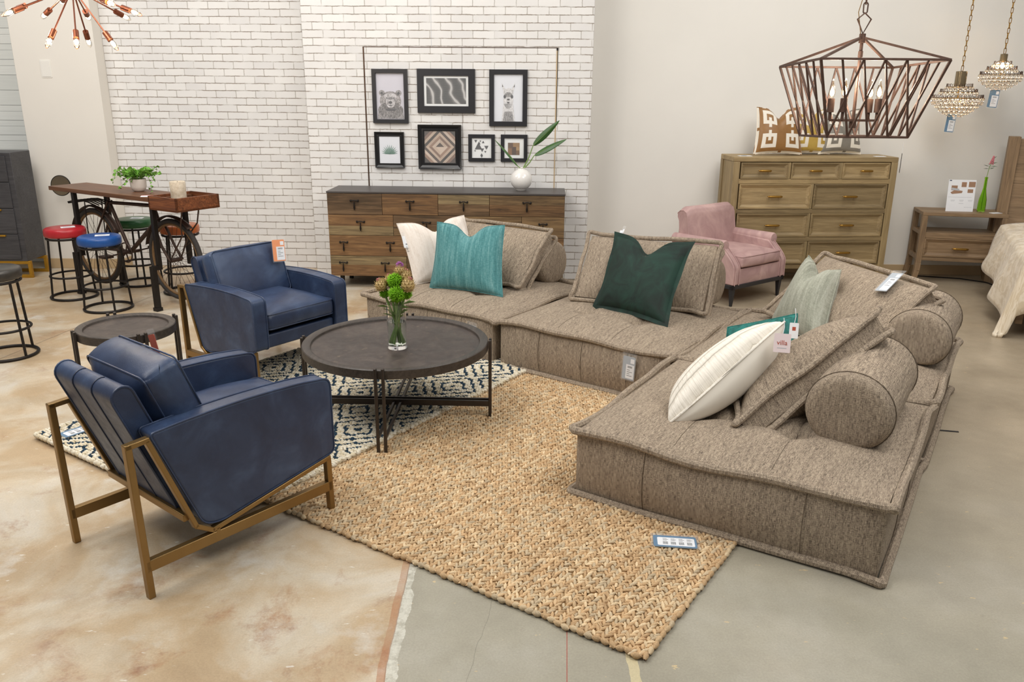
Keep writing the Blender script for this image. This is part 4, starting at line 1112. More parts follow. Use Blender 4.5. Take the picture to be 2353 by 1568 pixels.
# jute: local x along the near edge (to the aisle), y towards the sofa
jr = thing('jute_rug', 'chunky natural jute herringbone rug in front of the sofa', 'rug', (-1.136, 3.314, 0), atan2(-.56, .83))
JW, JL = 1.905, 2.75
build('backing', B().box(.0, JW - .01, .01, JL, .001, .0112), plain('jute_backing', '#a08055', .95, var=.3, sc=60), jr)
pit, stp = .0168, .0245
P = []; D = []; S = []; Cc = []
tone = [L3('#d8b98f'), L3('#cfad82'), L3('#e2c9a2'), L3('#c8a67c'), L3('#cdb897')]
for i in range(int(JW / pit)):
    x = (i + .5) * pit; sg = 1 if i % 2 else -1
    for j in range(int(JL / stp)):
        y = (j + .5 + .5 * (i % 2)) * stp
        P.append((x + rs.normal(0, .0012), y + rs.normal(0, .002), .0135 + rs.normal(0, .0012))); a = pi / 2 + sg * .50 + rs.normal(0, .12)
        D.append((cos(a), sin(a), rs.normal(.0, .1))); S.append((.019 * rs.uniform(.85, 1.2), .0076 * rs.uniform(.85, 1.15), .0072))
        Cc.append(tone[rs.randint(5)] * rs.uniform(.82, 1.15))
        if rs.rand() < .35:
            P.append((x + pit * .5, y + stp * .45, .0155)); a2 = pi / 2 - sg * .9; D.append((cos(a2), sin(a2), 0)); S.append((.008, .003, .003)); Cc.append(L3('#dcc096') * rs.uniform(.85, 1.1))
for i in range(int(JW / .03)):   # bound near edge
    P.append(((i + .5) * .03, .004 + rs.normal(0, .003), .012)); D.append((1, rs.normal(0, .25), 0)); S.append((.019, .0115, .012)); Cc.append(tone[rs.randint(5)] * .86)
for j in range(int(JL / .034)):
    P.append((JW - .002 + rs.normal(0, .002), (j + .5) * .034, .012)); D.append((rs.normal(0, .2), 1, 0)); S.append((.021, .011, .012)); Cc.append(tone[rs.randint(5)] * .9)
stitch_mesh('jute_weave', jr, np.array(P), np.array(D), np.array(S), np.array(Cc))
# diamond rug: local x across, y along
dr = thing('diamond_rug', 'cream rug with navy concentric diamonds under the blue armchairs', 'rug', (-2.53, 3.975, 0), atan2(-.86, 1.26))
DW, DL = 1.56, 2.46
build('backing', B().box(.01, DW - .01, .01, DL - .01, .004, .026), plain('rug_backing', '#b9a888', .95, var=.2, sc=60), dr)
P = []; D = []; S = []; Cc = []
pit, stp = .0135, .0175
nav = L3('#1f3a4d'); cr = [L3('#ece2cb'), L3('#e2d5b8'), L3('#f1e9d6')]
cw, cl = DW / 4., .41
for i in range(int(DL / pit)):
    y = (i + .5) * pit
    for j in range(int(DW / stp)):
        x = (j + .5 + .5 * (i % 2)) * stp
        dx = abs((x / cw) % 1 - .5) * 2; dy = abs((y / cl) % 1 - .5) * 2
        q = (dx + dy) * 2.5
        k = q % 1.0
        navy = k < .30 and .025 < x < DW - .025 and .02 < y < DL - .02
        zz = .033
        P.append((x + rs.normal(0, .002), y + rs.normal(0, .0015), (zz if navy else zz + .002 * sin(i * 1.6)) + rs.normal(0, .001)))
        D.append((1, rs.normal(0, .08), 0)); S.append((.0122, .0078, .0078 if navy else .0082))
        Cc.append(nav * rs.uniform(.7, 1.2) if navy else cr[rs.randint(3)] * rs.uniform(.86, 1.04))
for j in range(int(DL / .034)):
    for x in (.004, DW - .004):
        P.append((x + rs.normal(0, .002), (j + .5) * .034, .026)); D.append((rs.normal(0, .2), 1, 0)); S.append((.021, .013, .0145)); Cc.append(cr[rs.randint(3)] * .95)
for j in range(int(DW / .034)):
    for y in (.004, DL - .004):
        P.append(((j + .5) * .034, y, .026)); D.append((1, rs.normal(0, .2), 0)); S.append((.021, .013, .0145)); Cc.append(cr[rs.randint(3)] * .95)
stitch_mesh('rug_weave', dr, np.array(P), np.array(D), np.array(S), np.array(Cc))
# price cards lying on the rugs
def floor_card(label, loc, rz, z, n):
    t = thing('price_card', label, 'price tag', (loc[0], loc[1], z), rz)
    w, h = .175, .085
    build('card', B().prism(rrect(w, h, .008, 3), 0, .003, 'z'), M['tag_blue'], t)
    build('label', B().prism(rrect(w * .86, h * .72, .006, 3, .004, -.004), .003, .0036, 'z'), M['paper'], t)
    b = B()
    for i in range(4):
        x = -w * .28 + i * w * .185
        for k in range(5): b.box(x + k * .0042, x + k * .0042 + .0025, -.026, -.006, .0036, .0041)
        for k in range(3): b.box(x, x + .016 + .006 * (k % 2), .002 + k * .007, .004 + k * .007, .0036, .0041)
    build('print', b, M['paper_ink'], t)
    build('sleeve', B().prism(rrect(w + .02, h + .02, .004, 3), .0045, .0055, 'z'), M['sleeve'], t)
    return t
floor_card('blue price card in a clear sleeve lying on the jute rug', (.675, 2.955), .25 - .36, .024, 0)
floor_card('blue price card lying on the corner of the diamond rug', (-2.30, 3.995), .95, .042, 1)
# ------------------------------------------------------------------ reclaimed wood sideboard
sbw, sbd, sbt, sb0 = 2.156, .4885, .8958, .1165
sbd_ = .46
sd = thing('sideboard', 'long reclaimed wood sideboard with dark top and iron drop handles against the brick wall', 'sideboard', (-1.6896, 7.4477, 0), -.0402)
build('top', B().box(-.004, sbw + .004, -.006, sbd_, sbt - .016, sbt), M['slate_top'], sd, bevel=.002)
build('case', B().box(0, sbw, .018, sbd_, sb0, sbt - .016), M['black_iron'], sd)
for x in (.09, sbw - .09):
    for y in (.06, sbd_ - .05): build('leg', B().bar((x, y, 0), (x, y, sb0), .035, .035), M['black_iron'], sd, bevel=.002)
rec = [wood('reclaimed_%d' % i, *c, 'x', 1., .6, .5, rnd=True) for i, c in enumerate([('#463725', '#7a6040', '#a08359'), ('#4b3724', '#7d5c3a', '#a07c52'), ('#53462f', '#826f4f', '#a59068'), ('#43331f', '#6d5439', '#947656')])]
def drop_handle(parent, x, z):
    b = B()
    b.tube([(x + .034 * cos(pi + pi * i / 10) * 1.0, -.012 - .010 * sin(pi * i / 10), z + .006 * cos(2 * pi * (i / 10 - .5))) for i in range(11)], .005, 7)
    for s in (-1, 1): b.sph((x + s * .034, -.008, z + .003), .0085, 10, 7)
    b.tube([(x, -.020, z - .004), (x, -.022, z - .03), (x, -.021, z - .06), (x, -.020, z - .082)], [.004, .005, .009, .004], 8)
    return build('drop_handle', b, M['black_iron'], parent, smooth=60)
rows = [(0, .233, .4696, .685, 1), (0, .278, .561, .821, 1), (0, .365, .63, 1), (0, .33, .66, 1)]
zr = [sbt - .018 - (sbt - .018 - sb0) * i / 4 for i in range(5)]
for ri, fr in enumerate(rows):
    z1, z0 = zr[ri] - .002, zr[ri + 1] + .002
    for k in range(len(fr) - 1):
        x0, x1 = fr[k] * sbw + .0015, fr[k + 1] * sbw - .0015
        b = B(); sp = z0 + (z1 - z0) * R.choice([.36, .45, .55])
        b.m = R.randrange(4); b.box(x0, x1, -.004, .018, z0, sp); b.m = 2 if (ri, k) == (0, 2) else R.randrange(4); b.box(x0, x1, -.004, .018, sp + .0006, z1)
        d = build('drawer', b, rec, sd, bevel=.0012)
        zc = z0 + (z1 - z0) * .66
        xs = [(x0 + x1) / 2] if ri < 2 or k == 1 else [x0 + (x1 - x0) * q for q in (.17, .72)]
        for x in xs: drop_handle(d, x, zc)
# ------------------------------------------------------------------ nine drawer chest
hw, hd, ht = 1.574, .40, 1.2057
ch = thing('drawer_chest', 'tall weathered oak chest of nine panelled drawers against the plain wall', 'chest of drawers', (2.0452, 7.7219, 0), .0636)
b = B()
b.box(0, hw, 0, hd, ht - .045, ht)
build('top', b, M['oak_h'], ch, bevel=.006, seg=3)
st = .062
for x0 in (0, hw - st):
    for y0 in (0, hd - .06): build('corner_post', B().box(x0, x0 + st, y0, y0 + .06, 0, ht - .045), M['oak_v'], ch, bevel=.003)
for x0 in (.012, hw - .03): build('side_panel', B().box(x0, x0 + .018, .05, hd - .05, .14, ht - .045), M['oak_v'], ch)
rowz = [(1.006, 1.155), (.727, .957), (.459, .681), (.197, .413)]
build('rail', B().box(st, hw - st, .012, .05, .145, .19), M['oak_h'], ch, bevel=.002)
for (a0, a1), (c0, c1) in zip(rowz[1:], rowz[:-1]): build('rail', B().box(st, hw - st, .004, .05, a1 + .002, c0 - .002), M['oak_h'], ch, bevel=.002)
for x in (.3405, .6562): build('divider', B().box(x * hw - .014, x * hw + .014, .004, .05, rowz[0][0], rowz[0][1]), M['oak_v'], ch, bevel=.002)
for z0, z1 in rowz[1:]: build('divider', B().box(.492 * hw - .014, .492 * hw + .014, .004, .05, z0, z1), M['oak_v'], ch, bevel=.002)
build('back_panel', B().box(st, hw - st, .05, hd - .02, .145, ht - .045), M['oak_h'], ch)
def panel_drawer(parent, x0, x1, z0, z1, y=.0, mat=None, handle=.145, bevel=.022):
    cx, cz = (x0 + x1) / 2, (z0 + z1) / 2; w, h = (x1 - x0), (z1 - z0)
    ring = [(0, .02), (0, -.002), (.010, -.003), (.013, .004), (.016, .004), (.016 + bevel, .018), (.018 + bevel, .018)]
    vs = []
    for t, yy in ring:
        a, c = w / 2 - t, h / 2 - t
        vs += [(cx - a, y + yy, cz - c), (cx + a, y + yy, cz - c), (cx + a, y + yy, cz + c), (cx - a, y + yy, cz + c)]
    n = len(ring)
    fs = [(i * 4 + k, i * 4 + (k + 1) % 4, (i + 1) * 4 + (k + 1) % 4, (i + 1) * 4 + k) for i in range(n - 1) for k in range(4)] + [tuple((n - 1) * 4 + k for k in range(4))]
    d = build('drawer', B().add(vs, fs), mat or M['oak_h'], parent, smooth=20)
    L = handle; b = B()
    py = y - .022
    b.tube([(cx - L / 2, py + .012, cz), (cx - L / 2 + .012, py, cz), (cx - L / 2 + .03, py, cz), (cx + L / 2 - .03, py, cz), (cx + L / 2 - .012, py, cz), (cx + L / 2, py + .012, cz)], [.003, .009, .011, .011, .009, .003], 10)
    for s in (-1, 1): b.cyl((cx + s * L * .32, py, cz), (cx + s * L * .32, y + .018, cz), .005, n=8)
    build('bar_handle', b, M['brass'], d, smooth=50)
    return d
for a0, a1 in ((.044, .331), (.35, .642), (.6625, .949)): panel_drawer(ch, a0 * hw + .004, a1 * hw + .006, rowz[0][0], rowz[0][1], handle=.125)
for z0, z1 in rowz[1:]:
    for a0, a1 in ((.044, .483), (.501, .949)): panel_drawer(ch, a0 * hw + .004, a1 * hw + .004, z0, z1)
CM = Matrix.Translation((2.0452, 7.7219, 0)) @ Matrix.Rotation(.0636, 4, 'Z')
tg = thing('price_card', 'blue and white price card lying at the sofa end of the oak chest top', 'price tag', mw=CM @ Matrix.Translation((.13, .12, ht)))
build('card', B().box(-.05, .07, -.035, .035, .0, .002), M['paper'], tg); build('label', B().prism(ell(-.0, 0, .03, .02, 16), .002, .0026, 'z'), M['tag_blue'], tg)
tg = thing('price_card', 'white price card lying at the nightstand end of the oak chest top', 'price tag', mw=CM @ Matrix.Translation((1.43, .09, ht)))
build('card', B().box(-.05, .05, -.03, .03, 0, .003), M['paper'], tg); build('label', B().box(-.05, .05, .02, .031, .003, .0035), M['ink_grey'], tg)

# Greek key pillows on the chest
def key_mat(name, ink, ink2):
    N = NT(name); u = N.xyz(N.co('UV'))
    # right-angled meander on a 9 x 9 board, mirrored about the pillow's middle
    g = ["111111111", "100000001", "101111101", "101000101", "101010101", "101010001", "101011111", "101000000", "101111111"]
    s = .46
    a = N.math('ABSOLUTE', N.math('SUBTRACT', N.math('DIVIDE', u[0], s), .5)); c = N.math('ABSOLUTE', N.math('SUBTRACT', N.math('DIVIDE', u[1], s), .5))
    X = N.math('FLOOR', N.math('MULTIPLY', a, 17.)); Y = N.math('FLOOR', N.math('MULTIPLY', c, 17.))
    tot = None
    for r_, row in enumerate(g):
        for q, ch_ in enumerate(row):
            pass
    # stepped spirals from nested square distances
    m = N.math('MAXIMUM', N.math('ABSOLUTE', N.math('SUBTRACT', N.math('MULTIPLY', a, 2.), .5)), N.math('ABSOLUTE', N.math('SUBTRACT', N.math('MULTIPLY', c, 2.), .5)))
    ring = N.math('FRACT', N.math('MULTIPLY', m, 3.4))
    on = N.math('LESS_THAN', ring, .5)
    bar1 = N.math('MULTIPLY', N.math('LESS_THAN', N.math('ABSOLUTE', N.math('SUBTRACT', N.math('MULTIPLY', a, 2.), .5)), .06), N.math('LESS_THAN', N.math('MULTIPLY', c, 2.), .5))
    cross = N.math('MAXIMUM', N.math('LESS_THAN', a, .032), N.math('LESS_THAN', c, .032))
    f = N.math('MAXIMUM', N.math('MAXIMUM', N.math('SUBTRACT', on, bar1), 0.), cross)
    inkc = N.mix(N.noise(N.co(), 14., 4), ink, ink2)
    return N.out(Base__Color=N.mix(f, '#e9e2d4', inkc), Roughness=N.math('SUBTRACT', .8, N.math('MULTIPLY', f, .35)), Sheen__Weight=.2)
GK = 'Greek key pillows on the oak chest'
def chestq(x0, x1, tilt, y, hgt): return [CM @ V(p) for p in ((x0, y, ht + .02), (x1, y, ht + .02), (x1 - .02, y + tilt, ht + hgt), (x0 + .03, y + tilt, ht + hgt))]
def keyp(label, x0, x1, y, mat, sd_, hh=.43, tilt=.10):
    pillow(label, chestq(x0, x1, tilt, y, hh), mat, .15, sd_, chop=.09, ear=.07, cat='pillow', group=GK, name='greek_key_pillow', grow=1.04, back=M['cream_linen'])
keyp('copper and cream Greek key pillow at the sofa end of the oak chest', .245, .695, .17, key_mat('key_copper', '#7d5526', '#9f733c'), 21)
keyp('yellow gold and cream Greek key pillow in the middle on the oak chest', .58, 1.0, .24, key_mat('key_gold', '#a8822c', '#cbb05c'), 22, .42, .07)
keyp('silver grey and cream Greek key pillow nearest the nightstand on the oak chest', .90, 1.30, .23, key_mat('key_silver', '#6c675e', '#938d82'), 23, .42, .07)

# ------------------------------------------------------------------ nightstand, sign, bottle
nw, nd, nh = .751, .37, .695; NR = -.21
NMx = Matrix.Translation((3.935, 7.845, 0)) @ Matrix.Rotation(NR, 4, 'Z')
ns = thing('nightstand', 'weathered wood nightstand with an open shelf over one drawer', 'nightstand', (3.935, 7.845, 0), NR)
build('top', B().box(0, nw, 0, nd, nh - .035, nh), M['ash_h'], ns, bevel=.005, seg=3)
for x, sx in ((.0, -1), (nw, 1)):
    for y, sy in ((0, -1), (nd, 1)):
        xx = x - sx * .025; yy = y - sy * .025; b = B()
        pts = [(xx, yy, nh - .035), (xx, yy, .20), (xx + sx * .004, yy + sy * .004, .12), (xx + sx * .025, yy + sy * .012, 0)]
        for i in range(3): b.bar(pts[i], pts[i + 1], .05, .05, up=(0, 1, 0), w2=.05 if i < 2 else .042, h2=.05 if i < 2 else .042)
        build('leg', b, M['ash_v'], ns, bevel=.003)
build('shelf', B().box(.04, nw - .04, .02, nd - .02, .475, .50), M['ash_h'], ns, bevel=.002)
b = B(); b.box(.04, nw - .04, .006, .03, .445, .50); b.box(.04, nw - .04, .006, .03, .225, .262); b.box(.04, nw - .04, nd - .03, nd - .01, .225, .50)
b.box(.005, .03, .04, nd - .04, .47, .505); b.box(nw - .03, nw - .005, .04, nd - .04, .47, .505); b.box(.005, .03, .04, nd - .04, .225, .27); b.box(nw - .03, nw - .005, .04, nd - .04, .225, .27)
build('rail', b, M['ash_h'], ns, bevel=.002)
build('drawer_box', B().box(.05, nw - .05, .03, nd - .03, .262, .445), M['ash_h'], ns)
panel_drawer(ns, .05, nw - .05, .264, .443, 0., M['ash_h'], .15)
sg = thing('sign_card', 'white furniture information sign standing on the nightstand', 'sign', mw=NMx @ Matrix.Translation((.345, .12, nh)) @ Matrix.Rotation(.10, 4, 'Z') @ Matrix.Rotation(-.10, 4, 'X'))
build('card', B().box(-.125, .125, -.0015, .0015, 0, .30), M['paper'], sg)
pw = plain('print_wood', '#a37f66', .6, var=.15); b = B()
b.box(-.005, .04, -.0025, -.0015, .232, .278); b.box(.06, .12, -.0025, -.0015, .232, .282); b.box(.055, .105, -.0025, -.0015, .178, .212); b.box(-.095, -.04, -.0025, -.0015, .2, .245)
b.prism([(-.1, .18), (-.085, .165), (.005, .175), (.01, .195), (-.06, .205)], -.0025, -.0015, 'y')
build('furniture_print', b, pw, sg)
b = B(); b.prism([(-.095, .205), (-.02, .195), (-.025, .215), (-.09, .225)], -.0032, -.0025, 'y'); b.box(-.115, .1, -.0022, -.0015, .135, .137)
for x in (-.09, -.01, .07): b.box(x, x + .04, -.0022, -.0015, .105, .108); b.box(x + .003, x + .035, -.0022, -.0015, .097, .099)
b.box(-.012, .03, -.0022, -.0015, .075, .078); b.box(.04, .11, -.0022, -.0015, .04, .042)
build('print', b, M['ink_grey'], sg)
build('logo', B().box(-.118, -.098, -.0025, -.0015, .288, .296), plain('navy_ink', '#2a3658', .6), sg)
bt = thing('green_bottle', 'green glass bottle on the nightstand beside the white sign', 'bottle', mw=NMx @ Matrix.Translation((.545, .15, nh)))
prof = [(1e-6, .004), (.030, 0), (.036, .006), (.037, .05), (.034, .09), (.022, .135), (.014, .17), (.0125, .235), (.0145, .238), (.0145, .25), (.010, .25), (.009, .235), (.011, .17), (.019, .134), (.031, .09), (.034, .05), (.033, .01), (1e-6, .010)]; prof = [(r_, z_ * 1.32) for r_, z_ in prof]
build('bottle_glass', B().lathe(prof, 28), M['green_glass'], bt, smooth=50)
fl_ = thing('astilbe_flower', 'single pink flower stem standing in the green bottle', 'flower', mw=NMx @ Matrix.Translation((.545, .15, nh + .02)))
build('stem', B().tube([(0, 0, 0), (0, 0, .30), (.008, 0, .40), (.022, 0, .445)], .0028, 6), M['stem'], fl_)
b = B()
for i in range(60):
    t = i / 59; a = i * 2.4; r_ = .016 * (1 - t * .75); b.sph((.02 + .012 * t + r_ * cos(a), r_ * sin(a), (.43 + .075 * t)), .005, 6, 4)
build('bloom', b, M['pink_petal'], fl_)
b = B()
for i in range(9):
    a = i * 2.4; L = .045 + .015 * (i % 3); z = .385 + .006 * i; e = V((.01 + L * cos(a), L * sin(a) * .6, z + .015 - .02 * (i % 2))); p = V((.01, 0, z)); w = V((-sin(a), cos(a), .4)) * .007
    b.add([p, (p + e) / 2 - w, e, (p + e) / 2 + w], [(0, 1, 2), (0, 2, 3)])
e = V((.055, 0, .505)); b.tube([(.022, 0, .44), (.035, 0, .485), e], [.003, .004, .001], 6)
build('leaf', b, M['leaf_dark'], fl_)
tg = thing('price_card', 'white card lying on the nightstand corner by the bed', 'price tag', mw=NMx @ Matrix.Translation((.66, .09, nh)) @ Matrix.Rotation(.5, 4, 'Z'))
build('card', B().box(-.05, .05, -.03, .03, 0, .003), M['paper'], tg); build('label', B().box(-.045, .045, -.025, -.01, .003, .0035), M['ink_grey'], tg)

# ------------------------------------------------------------------ bed at the edge of the picture
BR = -.42
bed = thing('bed', 'bed with a wooden headboard and a cream damask cover beside the nightstand', 'bed', (4.76, 7.93, 0), BR)
build('headboard', B().box(-.02, 1.6, -.05, .03, .25, 1.38), M['ash_h'], bed, bevel=.006)
b = B(); b.box(-.075, .02, -.075, .045, 0, 1.40)
build('headboard_post', b, M['ash_v'], bed, bevel=.004)
build('side_rail', B().box(-.05, .0, -2.1, -.06, .10, .33), M['ash_h'], bed, bevel=.004)
build('slat_base', B().box(0, 1.5, -2.1, -.06, .2, .3), M['ash_h'], bed)
build('mattress', soft_box(.02, 1.5, -2.08, -.08, .3, .56, .02), M['paper'], bed, smooth=60)
N = NT('damask'); u = N.co('UV'); n1 = N.n('TexVoronoi', Vector=N.map(u, (7, 7, 1)), Scale=1.).outputs[0]; n2 = N.n('TexWave', Vector=u, _wave_type='RINGS', Scale=3.2, Distortion=9., Detail=3.).outputs[1]
M['damask'] = N.out(Base__Color=N.ramp(N.noise(N.map(u, (9, 9, 1)), 1., 4, .6, 2.5), [(.44, '#d6c5a9'), (.54, '#e9dcc6')]), Roughness=N.ramp(n2, [(.3, .4), (.6, .7)]), Sheen__Weight=.3)
def cover(u, v):
    # u: across the bed from the hanging hem up over the edge, v: from the head towards the foot
    t2 = max(0, (v - .84) / .16); y = -.45 - 1.70 * min(1, v / .84) - .05 * sin(t2 * 1.5)
    s = u * 1.5
    if s < .5:
        t = 1 - s / .5
        hang = (.30 + .30 * v) * t
        x = -.06 - .05 * sin(t * 1.6) - .05 * t + .035 * sin(17 * v + 2 * t) * t
        z = .62 - hang
    else:
        x = -.05 + (s - .5) * 1.0; z = .62 + .035 * sin(pi * min(1, (s - .5) * 2))
    return (x, y, max(.03, z + .008 * sin(23 * v + 5 * u) - .42 * t2))
build('duvet_cover', B().grid(cover, 40, 40, 1.5, 1.4), M['damask'], bed, smooth=80).modifiers.new('s', 'SOLIDIFY').thickness = .03

# ------------------------------------------------------------------ charcoal cabinet on the other side
CBM = (-4.66 - 1.0, 7.735)
cb = thing('charcoal_cabinet', 'tall charcoal drawer cabinet on a brass base with brass edge pulls', 'cabinet', (-5.683, 7.735, 0), 0.0)
cw_, cd, c0, c1 = 1.0, .335, .165, 1.19
build('case', B().box(0, cw_, .012, cd, c0, c1), M['charred'], cb, bevel=.003)
for i in range(4):
    z1 = c1 - .03 - i * .245; z0 = z1 - .238
    d = build('drawer', B().box(.035, cw_ - .05, .0, .014, z0, z1), M['charred'], cb, bevel=.002)
    build('edge_pull', B().box(.30, cw_ - .16, -.016, .004, z1 - .018, z1 - .002), M['gold_paint'], d, bevel=.001)
b = B()
for y in (.03, cd - .03):
    b.bar((.06, y, .015), (cw_ + .02, y, .015), .03, .03); b.bar((.06, y, .15), (cw_ + .02, y, .15), .03, .03)
    for x in (.075, cw_ + .005): b.bar((x, y, .03), (x, y, .135), .03, .03)
build('base_frame', b, M['gold_paint'], cb, bevel=.002)
# ------------------------------------------------------------------ bicycle bar table
TB = (-4.146, 7.345); TR = -.554
bk = thing('bicycle_table', 'bar table built on an old black bicycle with a wooden plank top', 'table', (TB[0], TB[1], 0), TR)
zt = .934; TW = .36
build('plank_top', B().box(0, 1.50, 0, TW, zt - .035, zt), M['walnut_board'], bk, bevel=.003)
b = B(); x0, x1, y0, y1, z0, z1, t = 1.45, 1.80, -.02, TW + .03, .845, .955, .018
b.box(x0, x1, y0, y0 + t, z0, z1); b.box(x0, x1, y1 - t, y1, z0, z1); b.box(x1 - t, x1, y0, y1, z0, z1); b.box(x0, x0 + t, y0, y1, z0, z1); b.box(x0, x1, y0, y1, z0, z0 + t)
build('front_tray', b, M['tray_wood'], bk, bevel=.002)
yc = TW / 2
def wheel(cx, cz, r):
    w = thing('wheel', '', '', (cx, yc, cz)); del w['label']; del w['category']; w.parent = bk
    def ring(R_, rr, n=48, m=8): 
        return B().tube([(R_ * cos(2 * pi * k / n), 0, R_ * sin(2 * pi * k / n)) for k in range(n)], rr, m, True)
    build('tyre', ring(r - .02, .021), M['rubber'], w, smooth=60)
    build('rim', ring(r - .046, .012), M['rubber_tan'], w, smooth=60)
    b = B()
    for k in range(28):
        a = 2 * pi * k / 28; c = a + (.5 if k % 2 else -.5); s = .03 if k % 4 < 2 else -.03
        b.tube([(.022 * cos(c), s, .022 * sin(c)), ((r - .05) * cos(a), 0, (r - .05) * sin(a))], .0016, 4)
    build('spoke', b, M['old_steel'], w)
    b = B(); b.cyl((0, -.05, 0), (0, .05, 0), .018, n=12); b.cyl((0, -.07, 0), (0, .07, 0), .007, n=8)
    build('hub', b, M['old_steel'], w)
    return w
wheel(.34, .40, .345); wheel(1.44, .40, .345)
b = B(); T_ = lambda p, q, r: b.tube([p, q], r, 10)
BBk = (.82, yc, .40); ST = (.605, yc, .815); HTt = (1.205, yc, .835); HTb = (1.255, yc, .72)
T_(BBk, ST, .016); T_(ST, HTt, .015); T_(BBk, HTb, .018); T_((1.18, yc, .93), (1.275, yc, .66), .021)
for s in (-.06, .06):
    T_((.34, yc + s, .40), (.61, yc + s * .3, .83), .009); T_((.34, yc + s, .40), BBk, .010)
    b.tube([(1.27, yc + s * .8, .68), (1.36, yc + s, .50), (1.44, yc + s, .40)], .011, 8)
T_((.60, yc, .83), (.585, yc, .90), .013); T_((1.19, yc, .9), (1.18, yc, zt - .035), .014)
build('bicycle_frame', b, M['old_steel'], bk, smooth=60)
def fender(cx, a0, a1, r=.375):
    bb = B(); n = 26
    bb.grid(lambda u, v: (cx + (r - .012 * (2 * v - 1) ** 2) * cos(a0 + (a1 - a0) * u), yc + .03 * (2 * v - 1), .40 + (r - .012 * (2 * v - 1) ** 2) * sin(a0 + (a1 - a0) * u)), n, 6)
    o = build('fender', bb, M['old_steel'], bk, smooth=60); o.modifiers.new('s', 'SOLIDIFY').thickness = .003
fender(.34, radians(25), radians(205)); fender(1.44, radians(50), radians(165))
b = B(); b.tube([(.82 + .085 * cos(2 * pi * k / 30), yc - .045, .40 + .085 * sin(2 * pi * k / 30)) for k in range(30)], .006, 6, True)
for k in range(5): b.bar((.82, yc - .045, .4), (.82 + .083 * cos(2 * pi * k / 5), yc - .045, .4 + .083 * sin(2 * pi * k / 5)), .014, .005, up=(0, 1, 0))
b.cyl((.82, yc - .09, .4), (.82, yc + .09, .4), .014, n=10)
build('chainring', b, M['old_steel'], bk)
b = B(); b.bar((.82, yc - .075, .4), (.66, yc - .085, .36), .018, .012); b.bar((.82, yc + .075, .4), (.98, yc + .085, .44), .018, .012)
build('crank_arm', b, M['old_steel'], bk, bevel=.002)
for x, y, z in ((.66, yc - .135, .36), (.98, yc + .135, .44)): build('pedal', B().box(x - .045, x + .045, y - .045, y + .045, z - .012, z + .012), M['old_steel'], bk, bevel=.004)
b = B()
for q in range(6): b.tube([(.10 + .42 * t, yc + (q - 2.5) * .032, .79 + .03 * sin(pi * t)) for t in (0, .25, .5, .75, 1)], .006, 6)
b.tube([(.12, yc - .09, .785), (.12, yc + .09, .785)], .006, 6); b.tube([(.36, yc - .08, .81), (.34, yc - .08, .42)], .005, 6); b.tube([(.36, yc + .08, .81), (.34, yc + .08, .42)], .005, 6)
build('luggage_rack', b, M['black_iron'], bk)
def stand_leg(x, y, zmid):
    bb = B(); bb.bar((x, y, zt - .035), (x, y, zmid - .02), .036, .036); bb.bar((x - .018, y, zmid), (x + .07, y, zmid), .036, .036, up=(0, 1, 0)) if 0 else None
    d = -.075 if y < yc else .075
    bb.bar((x, y - (.018 if y < yc else -.018), zmid), (x, y + d, zmid), .036, .036); bb.bar((x, y + d * .8, zmid + .018), (x, y + d * .8, .0), .042, .042)
    bb.box(x - .028, x + .028, y + d * .8 - .028, y + d * .8 + .028, 0, .03)
    build('leg', bb, M['black_iron'], bk, bevel=.002)
for x in (.33, 1.42):
    for y in (.03, TW - .03): stand_leg(x, y, .36)
b = B(); 
for y in (.10, TW - .10): b.tube([(1.70, y, .85), (1.66, y, .72), (1.60, yc + (y - yc) * .4, .62), (1.45, yc + (y - yc) * .6, .42)], .006, 6)
build('brace_rod', b, M['old_steel'], bk)
mr = thing('round_mirror', 'round dark edged mirror disc showing at the pilaster end of the bicycle table', 'mirror', (-4.375, 7.97, .865), .25)
build('mirror_glass', B().prism(ell(0, 0, .082, .092, 40), -.004, .0, 'y'), plain('mirror_glass', '#8d8373', .12, .9, .05), mr)
build('mirror_rim', B().tube([(.084 * cos(2 * pi * k / 40), .003, .094 * sin(2 * pi * k / 40)) for k in range(40)], .006, 8, True), M['black_iron'], mr)
build('bracket', B().bar((0, .004, 0), (0, .285, 0), .02, .02), M['black_iron'], mr)
BM = Matrix.Translation((TB[0], TB[1], 0)) @ Matrix.Rotation(TR, 4, 'Z')
tc = thing('price_card', 'white and red price card lying on the bicycle table plank', 'price tag', mw=BM @ Matrix.Translation((1.36, .09, zt)) @ Matrix.Rotation(.85, 4, 'Z'))
build('card', B().box(-.09, .09, -.04, .04, 0, .003), M['paper'], tc); build('stripe', B().box(-.09, .09, .03, .041, .003, .0036), plain('card_red', '#c8323c', .5), tc)
# candle in the tray
cp = BM @ V((1.625, .14, .8635)); cd_ = thing('pillar_candle', 'large weathered ivory pillar candle standing in the wooden tray', 'candle', cp)
N = NT('candle_wax'); o = N.co(); M['wax'] = N.out(Base__Color=N.ramp(N.noise(o, 12., 6, .7), [(.35, '#b3a189'), (.6, '#d9cdb9')]), Roughness=.6, Normal=N.bump(N.noise(o, 40., 4), .5, .006))
build('wax', B().lathe([(1e-6, 0), (.060, 0), (.062, .005), (.060, .1), (.062, .195), (.058, .202), (.05, .198), (1e-6, .192)], 40), M['wax'], cd_, smooth=60)
build('wick', B().cyl((0, 0, .19), (.002, 0, .203), .0015, n=6), M['black_iron'], cd_)
